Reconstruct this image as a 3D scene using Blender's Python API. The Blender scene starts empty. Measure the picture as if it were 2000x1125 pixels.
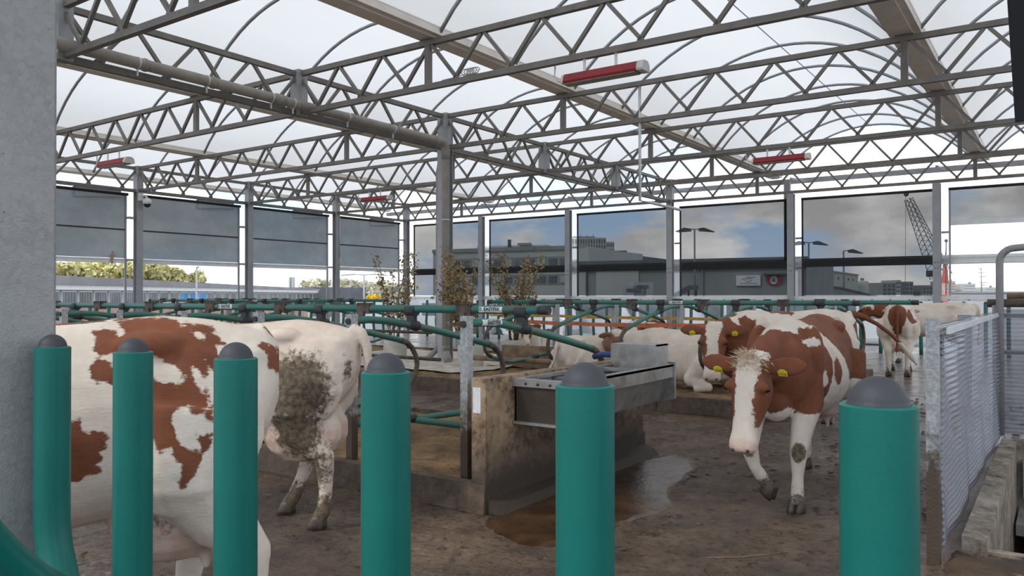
import bpy, bmesh, math, random
import numpy as np
from mathutils import Vector, Matrix, noise as mnoise

SC = bpy.context.scene
COL = SC.collection
R = math.radians
rnd = random.Random(7)

# ------------------------------------------------------------------ camera
CAM_H = 1.62
FPX = 1540.0
YAW, PIT, ROL = R(34.86), R(0.51), R(-0.09)
_F = Vector((-math.sin(YAW), math.cos(YAW), 0)); _R = Vector((math.cos(YAW), math.sin(YAW), 0)); _U = Vector((0, 0, 1))
_F2 = _F * math.cos(PIT) + _U * math.sin(PIT); _U2 = _U * math.cos(PIT) - _F * math.sin(PIT)
_R3 = _R * math.cos(ROL) + _U2 * math.sin(ROL); _U3 = _U2 * math.cos(ROL) - _R * math.sin(ROL)
cam_d = bpy.data.cameras.new('camera'); cam = bpy.data.objects.new('camera', cam_d); COL.objects.link(cam)
cam_d.sensor_width = 36.0; cam_d.lens = 36.0 * FPX / 2000.0; cam_d.clip_start = 0.05; cam_d.clip_end = 1500
cam.matrix_world = Matrix(((_R3.x, _U3.x, -_F2.x, 0), (_R3.y, _U3.y, -_F2.y, 0), (_R3.z, _U3.z, -_F2.z, CAM_H), (0, 0, 0, 1)))
SC.camera = cam

def at(u, v, d):
    """a point of the place from its bearing in the survey photo and its distance"""
    return Vector((0, 0, CAM_H)) + (_F2 + _R3 * ((u - 1000) / FPX) + _U3 * ((562.5 - v) / FPX)) * d

# ------------------------------------------------------------------ sky and light
SC.view_settings.view_transform = 'Standard'; SC.view_settings.look = 'None'
SC.view_settings.gamma = 1.0; SC.view_settings.exposure = -0.06; SC.view_settings.use_curve_mapping = False
world = bpy.data.worlds.new('sky'); SC.world = world; world.use_nodes = True
nt = world.node_tree; nt.nodes.clear()
def wn(t, **k):
    n = nt.nodes.new(t)
    for a, b in k.items(): setattr(n, a, b)
    return n
L = nt.links.new
tc = wn('ShaderNodeTexCoord'); sep = wn('ShaderNodeSeparateXYZ'); L(tc.outputs['Generated'], sep.inputs[0])
zz = wn('ShaderNodeMath', operation='MAXIMUM'); L(sep.outputs[2], zz.inputs[0]); zz.inputs[1].default_value = 0.0
za = wn('ShaderNodeMath', operation='ADD'); L(zz.outputs[0], za.inputs[0]); za.inputs[1].default_value = 0.16
dx = wn('ShaderNodeMath', operation='DIVIDE'); L(sep.outputs[0], dx.inputs[0]); L(za.outputs[0], dx.inputs[1])
dy = wn('ShaderNodeMath', operation='DIVIDE'); L(sep.outputs[1], dy.inputs[0]); L(za.outputs[0], dy.inputs[1])
cmb = wn('ShaderNodeCombineXYZ'); L(dx.outputs[0], cmb.inputs[0]); L(dy.outputs[0], cmb.inputs[1])
cl = wn('ShaderNodeTexNoise'); cl.inputs['Scale'].default_value = 0.85; cl.inputs['Detail'].default_value = 7; cl.inputs['Roughness'].default_value = 0.55
vs_ = wn('ShaderNodeVectorMath', operation='MULTIPLY'); vs_.inputs[1].default_value = (4.6, 4.6, 11.0); L(tc.outputs['Generated'], vs_.inputs[0]); L(vs_.outputs[0], cl.inputs['Vector'])
rp = wn('ShaderNodeValToRGB'); rp.color_ramp.elements[0].position = 0.455; rp.color_ramp.elements[1].position = 0.535; L(cl.outputs['Fac'], rp.inputs[0])
cl2 = wn('ShaderNodeTexNoise'); cl2.inputs['Scale'].default_value = 2.2; cl2.inputs['Detail'].default_value = 5; L(vs_.outputs[0], cl2.inputs['Vector'])
cc = wn('ShaderNodeMix', data_type='RGBA'); cc.inputs[6].default_value = (1.35, 1.31, 1.30, 1); cc.inputs[7].default_value = (2.6, 2.52, 2.42, 1)
r2 = wn('ShaderNodeMapRange'); r2.inputs[1].default_value = 0.38; r2.inputs[2].default_value = 0.66; L(cl2.outputs['Fac'], r2.inputs[0]); L(r2.outputs[0], cc.inputs[0])
mx = wn('ShaderNodeMix', data_type='RGBA'); mx.inputs[6].default_value = (0.98, 1.42, 2.0, 1); L(cc.outputs[2], mx.inputs[7]); L(rp.outputs[0], mx.inputs[0])
# hazier and brighter towards the horizon
hz = wn('ShaderNodeMapRange'); hz.inputs[1].default_value = 0.0; hz.inputs[2].default_value = 0.10; hz.inputs[3].default_value = 0.45; hz.inputs[4].default_value = 0.0
L(zz.outputs[0], hz.inputs[0])
mh = wn('ShaderNodeMix', data_type='RGBA'); mh.inputs[7].default_value = (1.85, 1.85, 1.87, 1); L(hz.outputs[0], mh.inputs[0]); L(mx.outputs[2], mh.inputs[6])
bg = wn('ShaderNodeBackground'); bg.inputs[1].default_value = 1.0; L(mh.outputs[2], bg.inputs[0])
out = wn('ShaderNodeOutputWorld'); L(bg.outputs[0], out.inputs[0])

sun_d = bpy.data.lights.new('sun', 'SUN'); sun_d.energy = 1.6; sun_d.angle = R(8); sun_d.color = (1, 0.93, 0.84)
sun = bpy.data.objects.new('sun', sun_d); COL.objects.link(sun); sun.location = (-10, -20, 30); sun.rotation_euler = (R(48), 0, R(-25))

# ------------------------------------------------------------------ materials
MATS = {}
class NT:
    def __init__(s, name):
        m = bpy.data.materials.new(name); m.use_nodes = True; s.m = m; s.t = m.node_tree
        s.b = s.t.nodes['Principled BSDF']; s.o = s.t.nodes['Material Output']; MATS[name] = m
        s.tc = s.n('ShaderNodeTexCoord')
    def n(s, t, **k):
        n = s.t.nodes.new(t)
        for a, b in k.items(): setattr(n, a, b)
        return n
    def l(s, a, b): s.t.links.new(a, b)
    def noise(s, scale, detail=4, rough=0.55, vec=None, stretch=None, coord='Object'):
        n = s.n('ShaderNodeTexNoise'); n.inputs['Scale'].default_value = scale; n.inputs['Detail'].default_value = detail; n.inputs['Roughness'].default_value = rough
        v = vec or s.tc.outputs[coord]
        if stretch:
            mp = s.n('ShaderNodeMapping'); mp.inputs['Scale'].default_value = stretch; s.l(v, mp.inputs[0]); v = mp.outputs[0]
        s.l(v, n.inputs['Vector']); return n.outputs['Fac']
    def rng(s, x, a, b, c=0.0, d=1.0, smooth=False):
        n = s.n('ShaderNodeMapRange'); n.inputs[1].default_value = a; n.inputs[2].default_value = b; n.inputs[3].default_value = c; n.inputs[4].default_value = d
        if smooth: n.interpolation_type = 'SMOOTHSTEP'
        s.l(x, n.inputs[0]); return n.outputs[0]
    def mix(s, f, a, b):
        n = s.n('ShaderNodeMix', data_type='RGBA')
        for i, x in ((0, f), (6, a), (7, b)):
            if isinstance(x, (int, float)): n.inputs[i].default_value = x
            elif isinstance(x, tuple): n.inputs[i].default_value = (*x, 1) if len(x) == 3 else x
            else: s.l(x, n.inputs[i])
        return n.outputs[2]
    def math(s, op, a, b=None):
        n = s.n('ShaderNodeMath', operation=op)
        for i, x in enumerate((a, b)):
            if x is None: continue
            if isinstance(x, (int, float)): n.inputs[i].default_value = x
            else: s.l(x, n.inputs[i])
        return n.outputs[0]
    def bump(s, h, strength=0.3, dist=0.02):
        n = s.n('ShaderNodeBump'); n.inputs['Strength'].default_value = strength; n.inputs['Distance'].default_value = dist
        s.l(h, n.inputs['Height']); s.l(n.outputs[0], s.b.inputs['Normal'])
    def base(s, c):
        if isinstance(c, tuple): s.b.inputs['Base Color'].default_value = (*c, 1)
        else: s.l(c, s.b.inputs['Base Color'])
    def rough(s, r):
        if isinstance(r, (int, float)): s.b.inputs['Roughness'].default_value = r
        else: s.l(r, s.b.inputs['Roughness'])
    def metal(s, r): s.b.inputs['Metallic'].default_value = r
    def attr(s, name):
        n = s.n('ShaderNodeAttribute'); n.attribute_name = name; return n.outputs['Fac']

def simple(name, c, rough=0.6, metal=0.0, var=0.12, scale=6, bump=0.0, bscale=60):
    k = NT(name); lo = tuple(x * (1 - var) for x in c); hi = tuple(min(1, x * (1 + var)) for x in c)
    k.base(k.mix(k.rng(k.noise(scale, 5), .35, .65), lo, hi)); k.rough(rough); k.metal(metal)
    if bump: k.bump(k.noise(bscale, 3), bump, 0.01)
    return k.m

simple('truss_steel', (0.20, 0.185, 0.168), 0.55, 0.35, 0.15, 3)
simple('gutter_beige', (0.84, 0.78, 0.71), 0.6, 0.1, 0.08, 2)
simple('pipe_grey', (0.30, 0.27, 0.24), 0.55, 0.0, 0.12, 4)
simple('column_paint', (0.36, 0.365, 0.375), 0.5, 0.15, 0.08, 3)
simple('arch_steel', (0.33, 0.34, 0.36), 0.45, 0.4, 0.1, 3)
simple('aluminium', (0.62, 0.61, 0.60), 0.4, 0.3, 0.1, 5)
simple('white_alu', (0.78, 0.77, 0.75), 0.45, 0.1, 0.06, 4)
simple('black_rubber', (0.035, 0.033, 0.034), 0.65, 0, 0.25, 20, 0.25, 80)
simple('brown_rubber', (0.085, 0.06, 0.045), 0.7, 0, 0.45, 12, 0.4, 60)
simple('dome_rubber', (0.034, 0.035, 0.041), 0.6, 0, 0.12, 25, 0.12, 300)
simple('heater_red', (0.27, 0.010, 0.016), 0.42, 0, 0.1, 4)
simple('heater_white', (0.62, 0.6, 0.57), 0.4, 0, 0.1, 4)
simple('heater_grille', (0.36, 0.31, 0.26), 0.45, 0.4, 0.2, 30)
simple('tag_yellow', (0.80, 0.66, 0.04), 0.45, 0, 0.08, 10)
simple('ink_black', (0.02, 0.02, 0.025), 0.6, 0, 0.1, 10)
simple('label_white', (0.72, 0.72, 0.71), 0.5, 0, 0.1, 25)
simple('label_red', (0.45, 0.05, 0.06), 0.5, 0, 0.1, 10)
simple('strap_orange', (0.42, 0.12, 0.05), 0.7, 0, 0.2, 8)
simple('strap_yellow', (0.55, 0.33, 0.08), 0.7, 0, 0.2, 8)
simple('blue_plastic', (0.02, 0.05, 0.16), 0.4, 0, 0.2, 8)
simple('wedge_black', (0.004, 0.004, 0.006), 0.8, 0, 0.1, 8)
simple('leaf_brown', (0.34, 0.215, 0.085), 0.6, 0, 0.55, 7)
simple('leaf_green', (0.24, 0.20, 0.085), 0.6, 0, 0.5, 9)
simple('twig', (0.12, 0.085, 0.055), 0.8, 0, 0.3, 12)
simple('tree_leaf', (0.62, 0.56, 0.26), 0.8, 0, 0.4, 0.35)
simple('tree_pale', (0.66, 0.62, 0.46), 0.8, 0, 0.3, 0.35)
simple('bush_yellow', (0.75, 0.52, 0.05), 0.8, 0, 0.3, 1)
simple('bark', (0.16, 0.12, 0.08), 0.9, 0, 0.3, 3)
simple('hoof_dark', (0.06, 0.045, 0.032), 0.5, 0, 0.4, 20, 0.3, 60)
simple('eye_dark', (0.012, 0.008, 0.006), 0.08, 0, 0.1, 5)
simple('quay', (0.20, 0.195, 0.185), 0.9, 0, 0.15, 0.3)
simple('render_grey', (0.50, 0.50, 0.47), 0.85, 0, 0.08, 0.2)
simple('render_dark', (0.30, 0.31, 0.30), 0.85, 0, 0.1, 0.3)
simple('render_white', (0.40, 0.405, 0.42), 0.8, 0, 0.05, 0.3)
simple('tower_cream', (0.56, 0.54, 0.47), 0.85, 0, 0.06, 0.3)
simple('brick_far', (0.46, 0.30, 0.23), 0.9, 0, 0.15, 1)
simple('roof_dark', (0.14, 0.14, 0.15), 0.8, 0, 0.2, 0.5)
simple('roof_grey', (0.28, 0.26, 0.265), 0.8, 0, 0.15, 0.5)
simple('window_dark', (0.14, 0.155, 0.17), 0.2, 0, 0.35, 0.8)
simple('window_blue', (0.03, 0.25, 0.55), 0.3, 0, 0.3, 0.8)
simple('sign_white', (0.75, 0.78, 0.78), 0.5, 0, 0.05, 1)
simple('sign_red', (0.50, 0.05, 0.05), 0.5, 0, 0.1, 1)
simple('van_white', (0.48, 0.485, 0.50), 0.3, 0, 0.04, 1)
simple('crane_dark', (0.10, 0.11, 0.12), 0.6, 0.2, 0.2, 1)
simple('crane_red', (0.50, 0.10, 0.07), 0.6, 0, 0.2, 1)
simple('lamp_pole', (0.20, 0.21, 0.22), 0.5, 0.3, 0.1, 2)
simple('planter_earth', (0.06, 0.042, 0.028), 0.95, 0, 0.3, 20, 0.6, 40)
simple('wood_board', (0.20, 0.13, 0.08), 0.8, 0, 0.3, 5, 0.3, 30)
simple('udder_teat', (0.55, 0.33, 0.25), 0.5, 0, 0.1, 20)
simple('hair_cream', (0.70, 0.56, 0.42), 0.75, 0, 0.2, 30)

def m_green():
    k = NT('green_pipe'); k.base(k.mix(k.rng(k.noise(3, 5), .3, .7), (0.003, 0.10, 0.082), (0.005, 0.13, 0.105)))
    sp = k.rng(k.noise(120, 2), .765, .79); c2 = k.mix(sp, k.b.inputs['Base Color'].links[0].from_socket, (0.12, 0.26, 0.21)); k.base(c2); k.rough(0.40); k.b.inputs['Specular IOR Level'].default_value = 0.28; k.bump(k.noise(220, 2), 0.06, 0.004)
m_green()
def m_green_dirty():
    k = NT('green_tube'); d = k.rng(k.noise(5, 6, .6), .46, .72)
    k.base(k.mix(d, (0.026, 0.150, 0.115), (0.11, 0.105, 0.072))); k.rough(0.45); k.bump(k.noise(90, 3), 0.08, 0.004)
m_green_dirty()
def m_galv():
    k = NT('galvanised'); v = k.n('ShaderNodeTexVoronoi'); v.inputs['Scale'].default_value = 55; k.l(k.tc.outputs['Object'], v.inputs['Vector'])
    sepc = k.n('ShaderNodeSeparateColor'); k.l(v.outputs['Color'], sepc.inputs[0])
    a = k.mix(k.rng(sepc.outputs[0], 0, 1), (0.205, 0.203, 0.20), (0.29, 0.288, 0.283))
    b = k.mix(k.rng(k.noise(2.2, 5), .35, .7), a, (0.32, 0.315, 0.30))
    sp = k.rng(k.noise(26, 3, .7), .70, .74); b = k.mix(sp, b, (0.14, 0.115, 0.085))
    k.base(b); k.metal(0.25); k.rough(0.5); k.bump(k.noise(130, 4), 0.35, 0.006)
m_galv()
def m_galv_muddy():
    k = NT('galvanised_muddy'); sp = k.n('ShaderNodeSeparateXYZ'); k.l(k.tc.outputs['Object'], sp.inputs[0])
    h = k.math('ADD', sp.outputs[2], k.math('MULTIPLY', k.noise(14, 6, .65), 1.1))
    f = k.rng(h, 1.08, 1.42)
    a = k.mix(k.rng(k.noise(40, 4), .4, .65), (0.30, 0.31, 0.31), (0.47, 0.47, 0.46))
    k.base(k.mix(f, (0.075, 0.05, 0.032), a)); k.rough(0.55); k.metal(0.1); k.bump(k.noise(60, 4), 0.4, 0.01)
m_galv_muddy()
def m_stainless():
    k = NT('stainless'); a = k.mix(k.rng(k.noise(9, 5), .35, .7), (0.30, 0.285, 0.265), (0.43, 0.42, 0.405))
    k.base(k.mix(k.rng(k.noise(3.2, 6, .65), .55, .72), a, (0.20, 0.145, 0.10))); k.metal(0.55); k.rough(0.36); k.bump(k.noise(20, 3), 0.08, 0.01)
m_stainless()
def m_concrete(name, a, b, dirt, lo, hi, zmud):
    k = NT(name); c = k.mix(k.rng(k.noise(5, 6), .35, .65), a, b)
    c = k.mix(k.rng(k.math('ADD', k.math('MULTIPLY', k.noise(3.5, 8, .7), .55), k.math('MULTIPLY', k.noise(15, 7, .72), .45)), lo, hi), c, dirt)
    sp = k.n('ShaderNodeSeparateXYZ'); k.l(k.tc.outputs['Object'], sp.inputs[0])
    if zmud:
        h = k.math('ADD', sp.outputs[2], k.math('MULTIPLY', k.noise(7, 7, .7), 0.5 * zmud))
        c = k.mix(k.rng(h, 0.55 * zmud, 1.15 * zmud), (0.045, 0.032, 0.022), c)
    k.base(c); k.rough(0.75); k.bump(k.noise(45, 6), 0.5, 0.012)
m_concrete('concrete_dirty', (0.27, 0.175, 0.105), (0.40, 0.285, 0.18), (0.085, 0.050, 0.029), .47, .60, 0.70)
m_concrete('kerb_mud', (0.085, 0.055, 0.036), (0.15, 0.10, 0.065), (0.045, 0.03, 0.02), .4, .6, 0)
m_concrete('planter_concrete', (0.42, 0.385, 0.33), (0.55, 0.51, 0.44), (0.22, 0.17, 0.12), .60, .68, 0)
m_concrete('pit_concrete', (0.26, 0.22, 0.17), (0.40, 0.34, 0.27), (0.08, 0.055, 0.035), .42, .60, 0)
def m_bedding():
    k = NT('bedding'); c = k.mix(k.rng(k.noise(2.2, 8, .65), .38, .62), (0.11, 0.062, 0.028), (0.33, 0.205, 0.09))
    c = k.mix(k.rng(k.noise(28, 6, .7), .56, .66), c, (0.06, 0.035, 0.018)); k.base(c); k.rough(0.9); k.bump(k.noise(26, 8, .7), 0.9, 0.03)
m_bedding()
def m_straw_mud():
    k = NT('straw_mud'); c = k.mix(k.rng(k.noise(3.2, 8, .68), .38, .62), (0.055, 0.032, 0.018), (0.15, 0.088, 0.045))
    c = k.mix(k.rng(k.noise(30, 5, .7, stretch=(0.25, 1, 1)), .63, .70), c, (0.34, 0.24, 0.13)); k.base(c); k.rough(0.85); k.bump(k.noise(30, 8, .7), 0.9, 0.03)
m_straw_mud()
def m_sand():
    k = NT('pale_sand'); c = k.mix(k.rng(k.noise(4, 6), .4, .6), (0.44, 0.39, 0.32), (0.62, 0.57, 0.50))
    k.base(k.mix(k.rng(k.noise(14, 5, .7), .60, .68), c, (0.22, 0.15, 0.09))); k.rough(0.9); k.bump(k.noise(30, 5), 0.4, 0.02)
m_sand()
def m_floor():
    k = NT('wet_floor'); P = k.tc.outputs['Object']
    big = k.noise(0.55, 5, .6); mid = k.noise(2.6, 8, .70); fine = k.noise(15, 9, .75); grit = k.noise(48, 6, .75)
    c = k.mix(k.rng(mid, .36, .64), (0.072, 0.043, 0.025), (0.255, 0.165, 0.100))
    c = k.mix(k.rng(fine, .53, .64), c, (0.034, 0.020, 0.012))
    c = k.mix(k.rng(grit, .60, .68), c, (0.21, 0.145, 0.09))
    c = k.mix(k.rng(k.noise(6, 7, .7, stretch=(0.4, 1.6, 1)), .62, .72), c, (0.25, 0.165, 0.085))
    k.base(c)
    wet = k.math('ADD', k.math('MULTIPLY', big, 0.75), k.math('MULTIPLY', mid, 0.45))
    ro = k.rng(wet, .57, .76, .09, .50); k.rough(ro); k.b.inputs['Specular IOR Level'].default_value = 0.55
    w = k.n('ShaderNodeTexWave'); w.wave_type = 'BANDS'; w.bands_direction = 'Y'; w.inputs['Scale'].default_value = 6.5; w.inputs['Distortion'].default_value = 0.8; k.l(P, w.inputs['Vector'])
    h = k.math('ADD', k.math('ADD', k.math('MULTIPLY', k.noise(9, 9, .75), 1.0), k.math('MULTIPLY', grit, 0.28)), k.math('MULTIPLY', w.outputs['Fac'], 0.04))
    flat = k.rng(wet, .54, .66, .22, 1.0)
    k.bump(k.math('MULTIPLY', h, flat), 1.0, 0.10)
def m_puddle():
    k = NT('puddle_water'); k.base(k.mix(k.rng(k.noise(3, 6, .6), .4, .65), (0.035, 0.017, 0.008), (0.085, 0.045, 0.022))); k.rough(k.rng(k.noise(5, 6, .65), .45, .65, .06, .30)); k.b.inputs['Specular IOR Level'].default_value = 0.5; k.bump(k.math('ADD', k.noise(22, 6, .65, stretch=(1, .6, 1)), k.noise(6, 3)), 0.28, 0.02)
m_puddle()
m_floor()
def m_clod():
    k = NT('manure'); k.base(k.mix(k.rng(k.noise(12, 5), .4, .6), (0.030, 0.018, 0.011), (0.075, 0.046, 0.027))); k.rough(0.45); k.bump(k.noise(40, 5), 0.6, 0.01)
m_clod()
def m_film():
    k = NT('roof_film'); t = k.t
    tr = k.n('ShaderNodeBsdfTranslucent'); df = k.n('ShaderNodeBsdfDiffuse'); ms = k.n('ShaderNodeMixShader')
    c = k.mix(k.rng(k.noise(0.5, 4, .6, stretch=(1, 0.25, 1)), .3, .7), (0.525, 0.505, 0.478), (0.56, 0.54, 0.513)); k.l(c, tr.inputs[0]); df.inputs[0].default_value = (0.8, 0.8, 0.82, 1)
    ms.inputs[0].default_value = 0.12; k.l(tr.outputs[0], ms.inputs[1]); k.l(df.outputs[0], ms.inputs[2]); k.l(ms.outputs[0], k.o.inputs[0])
m_film()
def m_screen(name, T, D, fd, blotch):
    k = NT(name); tp = k.n('ShaderNodeBsdfTransparent'); tp.inputs[0].default_value = (*T, 1)
    tr = k.n('ShaderNodeBsdfTranslucent'); ms = k.n('ShaderNodeMixShader')
    c = k.mix(k.rng(k.noise(1.1, 6, .6, stretch=(1, 1, 1.6)), .35, .68), tuple(x * (1 - blotch) for x in D), D); k.l(c, tr.inputs[0])
    ms.inputs[0].default_value = fd; k.l(tp.outputs[0], ms.inputs[1]); k.l(tr.outputs[0], ms.inputs[2]); k.l(ms.outputs[0], k.o.inputs[0])
m_screen('sun_screen', (0.215, 0.22, 0.225), (0.10, 0.11, 0.11), 0.10, 0.1)
m_screen('dull_screen', (0.08, 0.085, 0.09), (0.29, 0.315, 0.315), 0.70, 0.25)
def m_clear():
    k = NT('clear_sheet'); k.base((0.62, 0.63, 0.70)); k.rough(0.16); k.b.inputs['Specular IOR Level'].default_value = 0.6
    gl = k.n('ShaderNodeBsdfTransparent'); gl.inputs[0].default_value = (0.74, 0.74, 0.78, 1); ms = k.n('ShaderNodeMixShader'); ms.inputs[0].default_value = 0.52
    k.l(gl.outputs[0], ms.inputs[1]); k.l(k.b.outputs[0], ms.inputs[2]); k.l(ms.outputs[0], k.o.inputs[0])
    k.base(k.mix(k.rng(k.noise(12, 7, .7), .58, .74), (0.27, 0.265, 0.295), (0.12, 0.085, 0.06)))
m_clear()
def m_coat():
    k = NT('cow_coat')
    hair = k.noise(55, 6, .7, stretch=(0.35, 1, 1)); lump = k.noise(11, 5, .6)
    sd = k.math('ADD', k.attr('brown'), k.math('ADD', k.math('MULTIPLY', k.math('SUBTRACT', lump, .5), 0.075), k.math('MULTIPLY', k.math('SUBTRACT', hair, .5), 0.05)))
    isb = k.rng(sd, -0.006, 0.006, 1, 0, True)
    white = k.mix(k.rng(k.noise(4, 6, .65), .35, .68), (0.60, 0.51, 0.415), (0.74, 0.66, 0.565))
    brown = k.mix(k.rng(k.noise(6, 5, .6), .3, .7), (0.115, 0.029, 0.010), (0.205, 0.058, 0.019))
    c = k.mix(isb, white, brown)
    c = k.mix(k.attr('pink'), c, k.mix(k.rng(k.noise(14, 4), .4, .6), (0.56, 0.40, 0.31), (0.66, 0.50, 0.42)))
    mu = k.math('ADD', k.attr('mud'), k.math('MULTIPLY', k.math('SUBTRACT', k.noise(24, 8, .75), .5), 1.5))
    c = k.mix(k.rng(mu, .45, .70, 0, .93), c, k.mix(k.rng(k.noise(30, 6), .4, .62), (0.045, 0.032, 0.020), (0.15, 0.11, 0.065)))
    k.base(c); k.rough(0.8); k.b.inputs['Specular IOR Level'].default_value = 0.12
    k.b.inputs['Sheen Weight'].default_value = 0.03
    k.bump(k.math('ADD', k.noise(70, 6, .7, stretch=(0.3, 1, 1)), k.math('MULTIPLY', k.noise(13, 5), 0.6)), 0.45, 0.012)
m_coat()

# ------------------------------------------------------------------ mesh helpers
class MB:
    def __init__(s): s.v = []; s.f = []; s.s = []
    def add(s, vs, fs, smooth=False):
        b = len(s.v); s.v += [tuple(p) for p in vs]; s.f += [tuple(i + b for i in q) for q in fs]; s.s += [smooth] * len(fs); return s
    def box(s, a, b):
        x0, y0, z0 = a; x1, y1, z1 = b
        return s.add([(x0, y0, z0), (x1, y0, z0), (x1, y1, z0), (x0, y1, z0), (x0, y0, z1), (x1, y0, z1), (x1, y1, z1), (x0, y1, z1)],
                     [(0, 3, 2, 1), (4, 5, 6, 7), (0, 1, 5, 4), (1, 2, 6, 5), (2, 3, 7, 6), (3, 0, 4, 7)])
    def bar(s, p, q, w, h=None, up=(0, 0, 1)):
        h = h or w; p = Vector(p); q = Vector(q); d = (q - p).normalized(); u = Vector(up)
        if abs(d.dot(u)) > 0.98: u = Vector((0, 1, 0))
        a = d.cross(u).normalized(); b = a.cross(d).normalized(); a *= w / 2; b *= h / 2
        vs = [p - a - b, p + a - b, p + a + b, p - a + b, q - a - b, q + a - b, q + a + b, q - a + b]
        return s.add(vs, [(0, 3, 2, 1), (4, 5, 6, 7), (0, 1, 5, 4), (1, 2, 6, 5), (2, 3, 7, 6), (3, 0, 4, 7)])
    def tube(s, path, r, n=10, caps=True, flat=None):
        P = [Vector(p) for p in path]; m = len(P); rr = r if isinstance(r, (list, tuple)) else [r] * m
        vs = []; prev = None
        for i in range(m):
            d = (P[min(i + 1, m - 1)] - P[max(i - 1, 0)]).normalized()
            if prev is None:
                u = Vector((0, 0, 1)) if abs(d.z) < 0.9 else Vector((1, 0, 0)); a = d.cross(u).normalized()
            else:
                a = (prev - d * prev.dot(d)).normalized()
            prev = a; b = d.cross(a)
            for j in range(n):
                t = 2 * math.pi * j / n; vs.append(P[i] + a * (math.cos(t) * rr[i]) + b * (math.sin(t) * rr[i] * (flat or 1)))
        fs = [(i * n + j, i * n + (j + 1) % n, (i + 1) * n + (j + 1) % n, (i + 1) * n + j) for i in range(m - 1) for j in range(n)]
        s.add(vs, fs, True)
        if caps:
            b = len(s.v) - m * n; s.f += [tuple(b + j for j in range(n - 1, -1, -1)), tuple(b + (m - 1) * n + j for j in range(n))]; s.s += [False, False]
        return s
    def lathe(s, prof, c=(0, 0, 0), n=24):
        vs = []; m = len(prof)
        for r, z in prof:
            for j in range(n):
                t = 2 * math.pi * j / n; vs.append((c[0] + r * math.cos(t), c[1] + r * math.sin(t), c[2] + z))
        fs = [(i * n + j, i * n + (j + 1) % n, (i + 1) * n + (j + 1) % n, (i + 1) * n + j) for i in range(m - 1) for j in range(n)]
        return s.add(vs, fs, True)
    def ell(s, c, r, n=14, rot=None):
        vs = []; m = n // 2 + 1; c = Vector(c)
        for i in range(m):
            ph = math.pi * i / (m - 1)
            for j in range(n):
                t = 2 * math.pi * j / n; p = Vector((r[0] * math.sin(ph) * math.cos(t), r[1] * math.sin(ph) * math.sin(t), r[2] * math.cos(ph)))
                if rot is not None: p = rot @ p
                vs.append(c + p)
        fs = [(i * n + j, (i + 1) * n + j, (i + 1) * n + (j + 1) % n, i * n + (j + 1) % n) for i in range(m - 1) for j in range(n)]
        return s.add(vs, fs, True)
    def loft(s, rings):
        m = len(rings); n = len(rings[0]); vs = [p for r in rings for p in r]
        fs = [(i * n + j, i * n + (j + 1) % n, (i + 1) * n + (j + 1) % n, (i + 1) * n + j) for i in range(m - 1) for j in range(n)]
        fs += [tuple(range(n - 1, -1, -1)), tuple((m - 1) * n + j for j in range(n))]
        return s.add(vs, fs, True)
    def prism(s, pts, o, ax, ay, az):
        """flat outline pts (a,b) on axes ax, ay from origin o, thickness vector az"""
        o = Vector(o); ax = Vector(ax); ay = Vector(ay); az = Vector(az); n = len(pts)
        f = [o + ax * a + ay * b for a, b in pts]; vs = f + [p + az for p in f]
        return s.add(vs, [tuple(range(n)), tuple(range(2 * n - 1, n - 1, -1))] + [(i, n + i, n + (i + 1) % n, (i + 1) % n) for i in range(n)])
    def mesh(s, name):
        me = bpy.data.meshes.new(name); me.from_pydata(s.v, [], s.f); me.polygons.foreach_set('use_smooth', s.s); me.update(); return me

def obj(name, mb, mat, parent=None, loc=None):
    me = mb.mesh(name) if isinstance(mb, MB) else mb
    if mat is not None and not me.materials: me.materials.append(MATS[mat])
    o = bpy.data.objects.new(name, me); COL.objects.link(o)
    if loc is not None: o.location = loc
    if parent is not None: o.parent = parent
    return o
def wobj(name, mb, mat, parent):
    """mesh given in world coordinates, parented to an unrotated empty"""
    off = Vector(parent.location); mb.v = [(p[0] - off.x, p[1] - off.y, p[2] - off.z) for p in mb.v]
    if parent.parent is not None: raise ValueError
    return obj(name, mb, mat, parent)
def tag(o, label=None, cat=None, group=None, kind=None):
    if label: o['label'] = label
    if cat: o['category'] = cat
    if group: o['group'] = group
    if kind: o['kind'] = kind
    return o
def thing(name, loc=(0, 0, 0), label=None, cat=None, group=None, kind=None, rz=0.0):
    o = bpy.data.objects.new(name, None); COL.objects.link(o); o.location = loc; o.rotation_euler = (0, 0, rz); o.empty_display_size = 0.2
    return tag(o, label, cat, group, kind)
def copy_tree(o, parent=None):
    c = o.copy(); COL.objects.link(c)
    if parent is not None: c.parent = parent
    for ch in list(o.children): copy_tree(ch, c)
    return c
def text_mesh(body, size, depth=0.0, align='CENTER', bold=0.0):
    cu = bpy.data.curves.new('lettering', 'FONT'); cu.body = body; cu.size = size; cu.extrude = depth; cu.align_x = align; cu.align_y = 'CENTER'; cu.resolution_u = 3; cu.offset = bold
    o = bpy.data.objects.new('lettering', cu); COL.objects.link(o); dg = bpy.context.evaluated_depsgraph_get()
    me = bpy.data.meshes.new_from_object(o.evaluated_get(dg)); bpy.data.objects.remove(o); bpy.data.curves.remove(cu); me.materials.clear(); return me
def place_axes(o, loc, ax, ay):
    ax = Vector(ax).normalized(); ay = Vector(ay).normalized(); az = ax.cross(ay)
    o.matrix_local = Matrix(((ax.x, ay.x, az.x, loc[0]), (ax.y, ay.y, az.y, loc[1]), (ax.z, ay.z, az.z, loc[2]), (0, 0, 0, 1)))
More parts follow.
